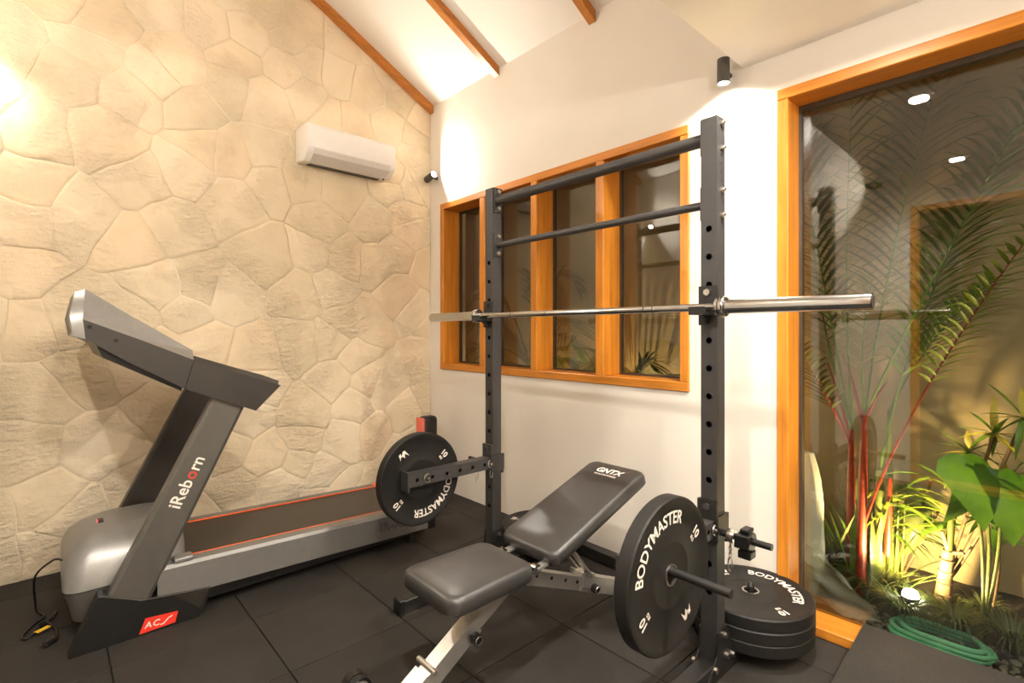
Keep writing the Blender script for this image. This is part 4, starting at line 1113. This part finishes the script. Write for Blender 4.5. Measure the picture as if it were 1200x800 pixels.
# dark strap-leaved clump at the foot of the canes
dk = thing('strap_leaf_clump', 'dark strap-leaved clump between the white sack and red palm canes', 'plant', (-.72, 2.92, .0))
for i in range(64):
    bx_ = on_y(rp.uniform(955, 1050), 700, rp.uniform(2.78, 3.1)); bx_.z = .004
    L_ = rp.uniform(.30, .62); an = rp.uniform(-.9, .9)
    e = bx_ + Vector((math.sin(an) * L_ * .7, rp.uniform(-.12, .12), L_ * math.cos(an) * rp.uniform(.6, 1)))
    m = MB(); blade(m, [inbed(v) for v in bez(bx_, bx_.lerp(e, .5) + Vector((0, 0, .14 * L_)), e, 6)], rp.uniform(.016, .032), .25)
    m.build('leaf', M['leaf_dark'] if i % 4 else M['leaf_mid'], dk, 60, False)
# grass tufts
def tuft(px, py, y, n, L_, label):
    c = on_y(px, py, y); c.z = .008
    t = thing('grass_tuft', label, 'grass', c, 'grass tufts along the garden bed')
    m = MB()
    for k in range(n):
        an = rp.uniform(0, 2 * math.pi); l = L_ * rp.uniform(.6, 1.1); r0 = rp.uniform(0, .03)
        p = c + Vector((math.cos(an) * r0, math.sin(an) * r0, 0))
        e = c + Vector((math.cos(an) * l * .8, math.sin(an) * l * .8, l * rp.uniform(.05, .5)))
        blade(m, [inbed(v) for v in bez(p, p + Vector((math.cos(an) * l * .3, math.sin(an) * l * .3, l * .75)), e, 6)], rp.uniform(.005, .009), .2)
    m.build('blades', M['leaf_grass'], t, 60, False)
tuft(1058, 728, 2.70, 120, .24, 'wispy grass tuft in front of the garden lamp')
tuft(1120, 728, 2.74, 110, .21, 'dense grass tuft below the ringed cane trunk')
tuft(1188, 738, 2.72, 120, .25, 'dense grass tuft below the brown-stemmed sapling')
tuft(1022, 716, 2.78, 100, .28, 'grass tuft at the foot of the red palm canes')
tuft(1152, 708, 2.98, 60, .15, 'small grass tuft against the garden wall base')

# pebbles
peb = []
rq = random.Random(11)
for k in range(6):
    bm = bmesh.new(); bmesh.ops.create_icosphere(bm, subdivisions=2, radius=1.0)
    for v in bm.verts:
        n_ = mnoise.noise_vector(v.co * 1.3 + Vector((k * 7, 0, 0))) * .22; v.co += n_
    me = bpy.data.meshes.new('pebble'); bm.to_mesh(me); bm.free(); me.materials.append(M['pebble']); me.shade_smooth(); peb.append(me)
cnt = 0
spots = []
while cnt < 240:
    x, y = rq.uniform(-.62, .28), rq.uniform(2.555, 2.74)
    r = rq.uniform(.009, .020)
    if any((x - a) ** 2 + (y - b) ** 2 < (.8 * (r + c)) ** 2 for a, b, c in spots):
        r *= .7
        if any((x - a) ** 2 + (y - b) ** 2 < (.75 * (r + c)) ** 2 for a, b, c in spots): cnt += .2; continue
    spots.append((x, y, r))
    o = link('pebble', rq.choice(peb)); o.location = (x, y, -.035 + .05 * max(0, min(1, (y - 2.66) / .2)) + r * .45); o.scale = (r, r * rq.uniform(.7, 1), r * rq.uniform(.5, .75)); o.rotation_euler = (0, 0, rq.uniform(0, 6.28))
    tag(o, 'small rounded grey pebble in the strip outside the garden window', 'pebble', 'pebbles outside the garden window'); cnt += 1

# hose
hs = MB()
pts = []
for k in range(3):
    for u in range(24):
        t = u / 24 * 2 * math.pi; rr = (.150 - .012 * k) * (1 + .10 * math.sin(2 * t + 1.7 * k))
        pts.append((-.34 + rr * 1.05 * math.cos(t), 2.640 + (.082 - .006 * k) * math.sin(t), -.012 + .017 * k + .004 * math.sin(3 * t)))
hs.tube(pts, .0105, 8)
tag(hs.build('garden_hose', M['hose'], None, 60), 'coiled green garden hose on the pebbles outside the window', 'hose')

# plastic sheet and sack left by the frame
m = MB(); nu, nv = 14, 18; vs = []
for j in range(nv + 1):
    for i in range(nu + 1):
        u, v = i / nu, j / nv
        w = .31 * (1 - .72 * v) ; x = -.80 + u * w + .02 * math.sin(v * 5)
        z = .006 + .27 * v - .04 * u * (1 - v)
        y = 2.56 - .05 * v + .018 * math.sin(9 * u + 4 * v) + .012 * math.sin(21 * v + 6 * u) + .05 * (1 - v) * (u - .3)
        vs.append((x, y, max(.004, z)))
m.add(vs, [(j * (nu + 1) + i, j * (nu + 1) + i + 1, (j + 1) * (nu + 1) + i + 1, (j + 1) * (nu + 1) + i) for j in range(nv) for i in range(nu)])
tag(m.build('plastic_sheet', M['film'], None, 60, False), 'crumpled clear plastic sheet outside by the window frame', 'plastic sheet')
m = MB(); rings = []
for j in range(12):
    v = j / 11; rad = (.085 * math.sin(math.pi * (.12 + .80 * v)) ** .6)
    rings.append([Vector((-.835 + rad * (1 + .10 * math.sin(5 * t + 7 * v)) * math.cos(t), 2.64 + rad * .75 * (1 + .12 * math.sin(4 * t + 3 * v)) * math.sin(t), .004 + .66 * v)) for t in [R(15 * q) for q in range(24)]])
m.loft(rings); tag(m.build('white_sack', M['sack'], None, 60), 'bulging white sack standing outside behind the window frame', 'sack')

# palms outside the window strip
def window_palm(c, fr, label, mat):
    t = thing('garden_palm', label, 'palm', c)
    for a, b, e, n, ll_ in fr: frond(t, Vector(a), Vector(b), Vector(e), mat, 'green_stem', n, ll_, .020, .35, rp, .007)
    for k in range(3):
        x = c[0] + rp.uniform(-.08, .08); MB().tube([(x, c[1], .004), (x + .01, c[1], .4), (fr[k % len(fr)][0][0], fr[k % len(fr)][0][1], fr[k % len(fr)][0][2])], [.018, .015, .010], 8).build('cane', M['green_stem'], t, 60)
def fan(c, z, n, L_, ll_):
    out = []
    for k in range(n):
        an = math.pi * (.12 + .76 * k / (n - 1)) + rp.uniform(-.1, .1); l = L_ * rp.uniform(.85, 1.1); dy = rp.uniform(-.3, .25)
        a = (c[0], c[1], z); b = (c[0] + math.cos(an) * l * .4, c[1] + dy * .3, z + l * .75 * math.sin(an) + .1); e = (c[0] + math.cos(an) * l, c[1] + dy, z + l * (math.sin(an) - .35))
        out.append((a, b, e, 20, ll_))
    return out
window_palm((-2.95, 2.9, 0), fan((-2.95, 2.9), .95, 7, 1.05, .34), 'feathery garden palm behind the second window light', 'leaf_dark')
window_palm((-2.50, 2.75, 0), fan((-2.50, 2.78), .82, 6, .42, .20), 'small leafy garden palm low behind the third window light', 'leaf_mid')
window_palm((-3.75, 2.95, 0), fan((-3.75, 2.95), .80, 6, .75, .28), 'garden palm behind the window light next to the stone wall', 'leaf_dark')
window_palm((-2.05, 3.0, 0), fan((-2.05, 3.0), .55, 6, .80, .26), 'slender garden palm behind the window light reflecting the rack', 'leaf_dark')

# garden up-light
gl = P(1067, 682, 2.74)
lamp = thing('garden_spotlight', 'bright garden lamp glowing among the grass by the red palm', 'garden light', (gl.x, gl.y, .0))
def dome_lamp(t, x, y, watts):
    base = Vector((x, y, .055))
    MB().cyl((x, y, -.02), base, .008, 10).build('stake', M['tm_black'], t, 40)
    MB().cyl(base, base + Vector((0, 0, .040)), .024, 20, .032).build('lamp_can', M['tm_black'], t, 40)
    MB().lathe([(.030, .040), (.029, .050), (.022, .062), (.011, .068), (.0, .070)], 20, Matrix.Translation(base)).build('lamp_dome', M['gardenlens'], t, 60)
    add_light('SPOT', 'garden_beam', base + Vector((0, 0, .120)), watts, AMBER, t, .02, R(172), .25, (.12, .62, .78))
dome_lamp(lamp, gl.x, gl.y, GARDEN_W)
# an added, unseen lamp further along the bed, lighting it below the window strip
gl2 = Vector((-2.20, 2.95, 0))
added_lamp = thing('garden_spotlight', 'added unseen garden lamp in the bed below the window strip', 'garden light', gl2)
dome_lamp(added_lamp, gl2.x, gl2.y, GARDEN_W * .8)
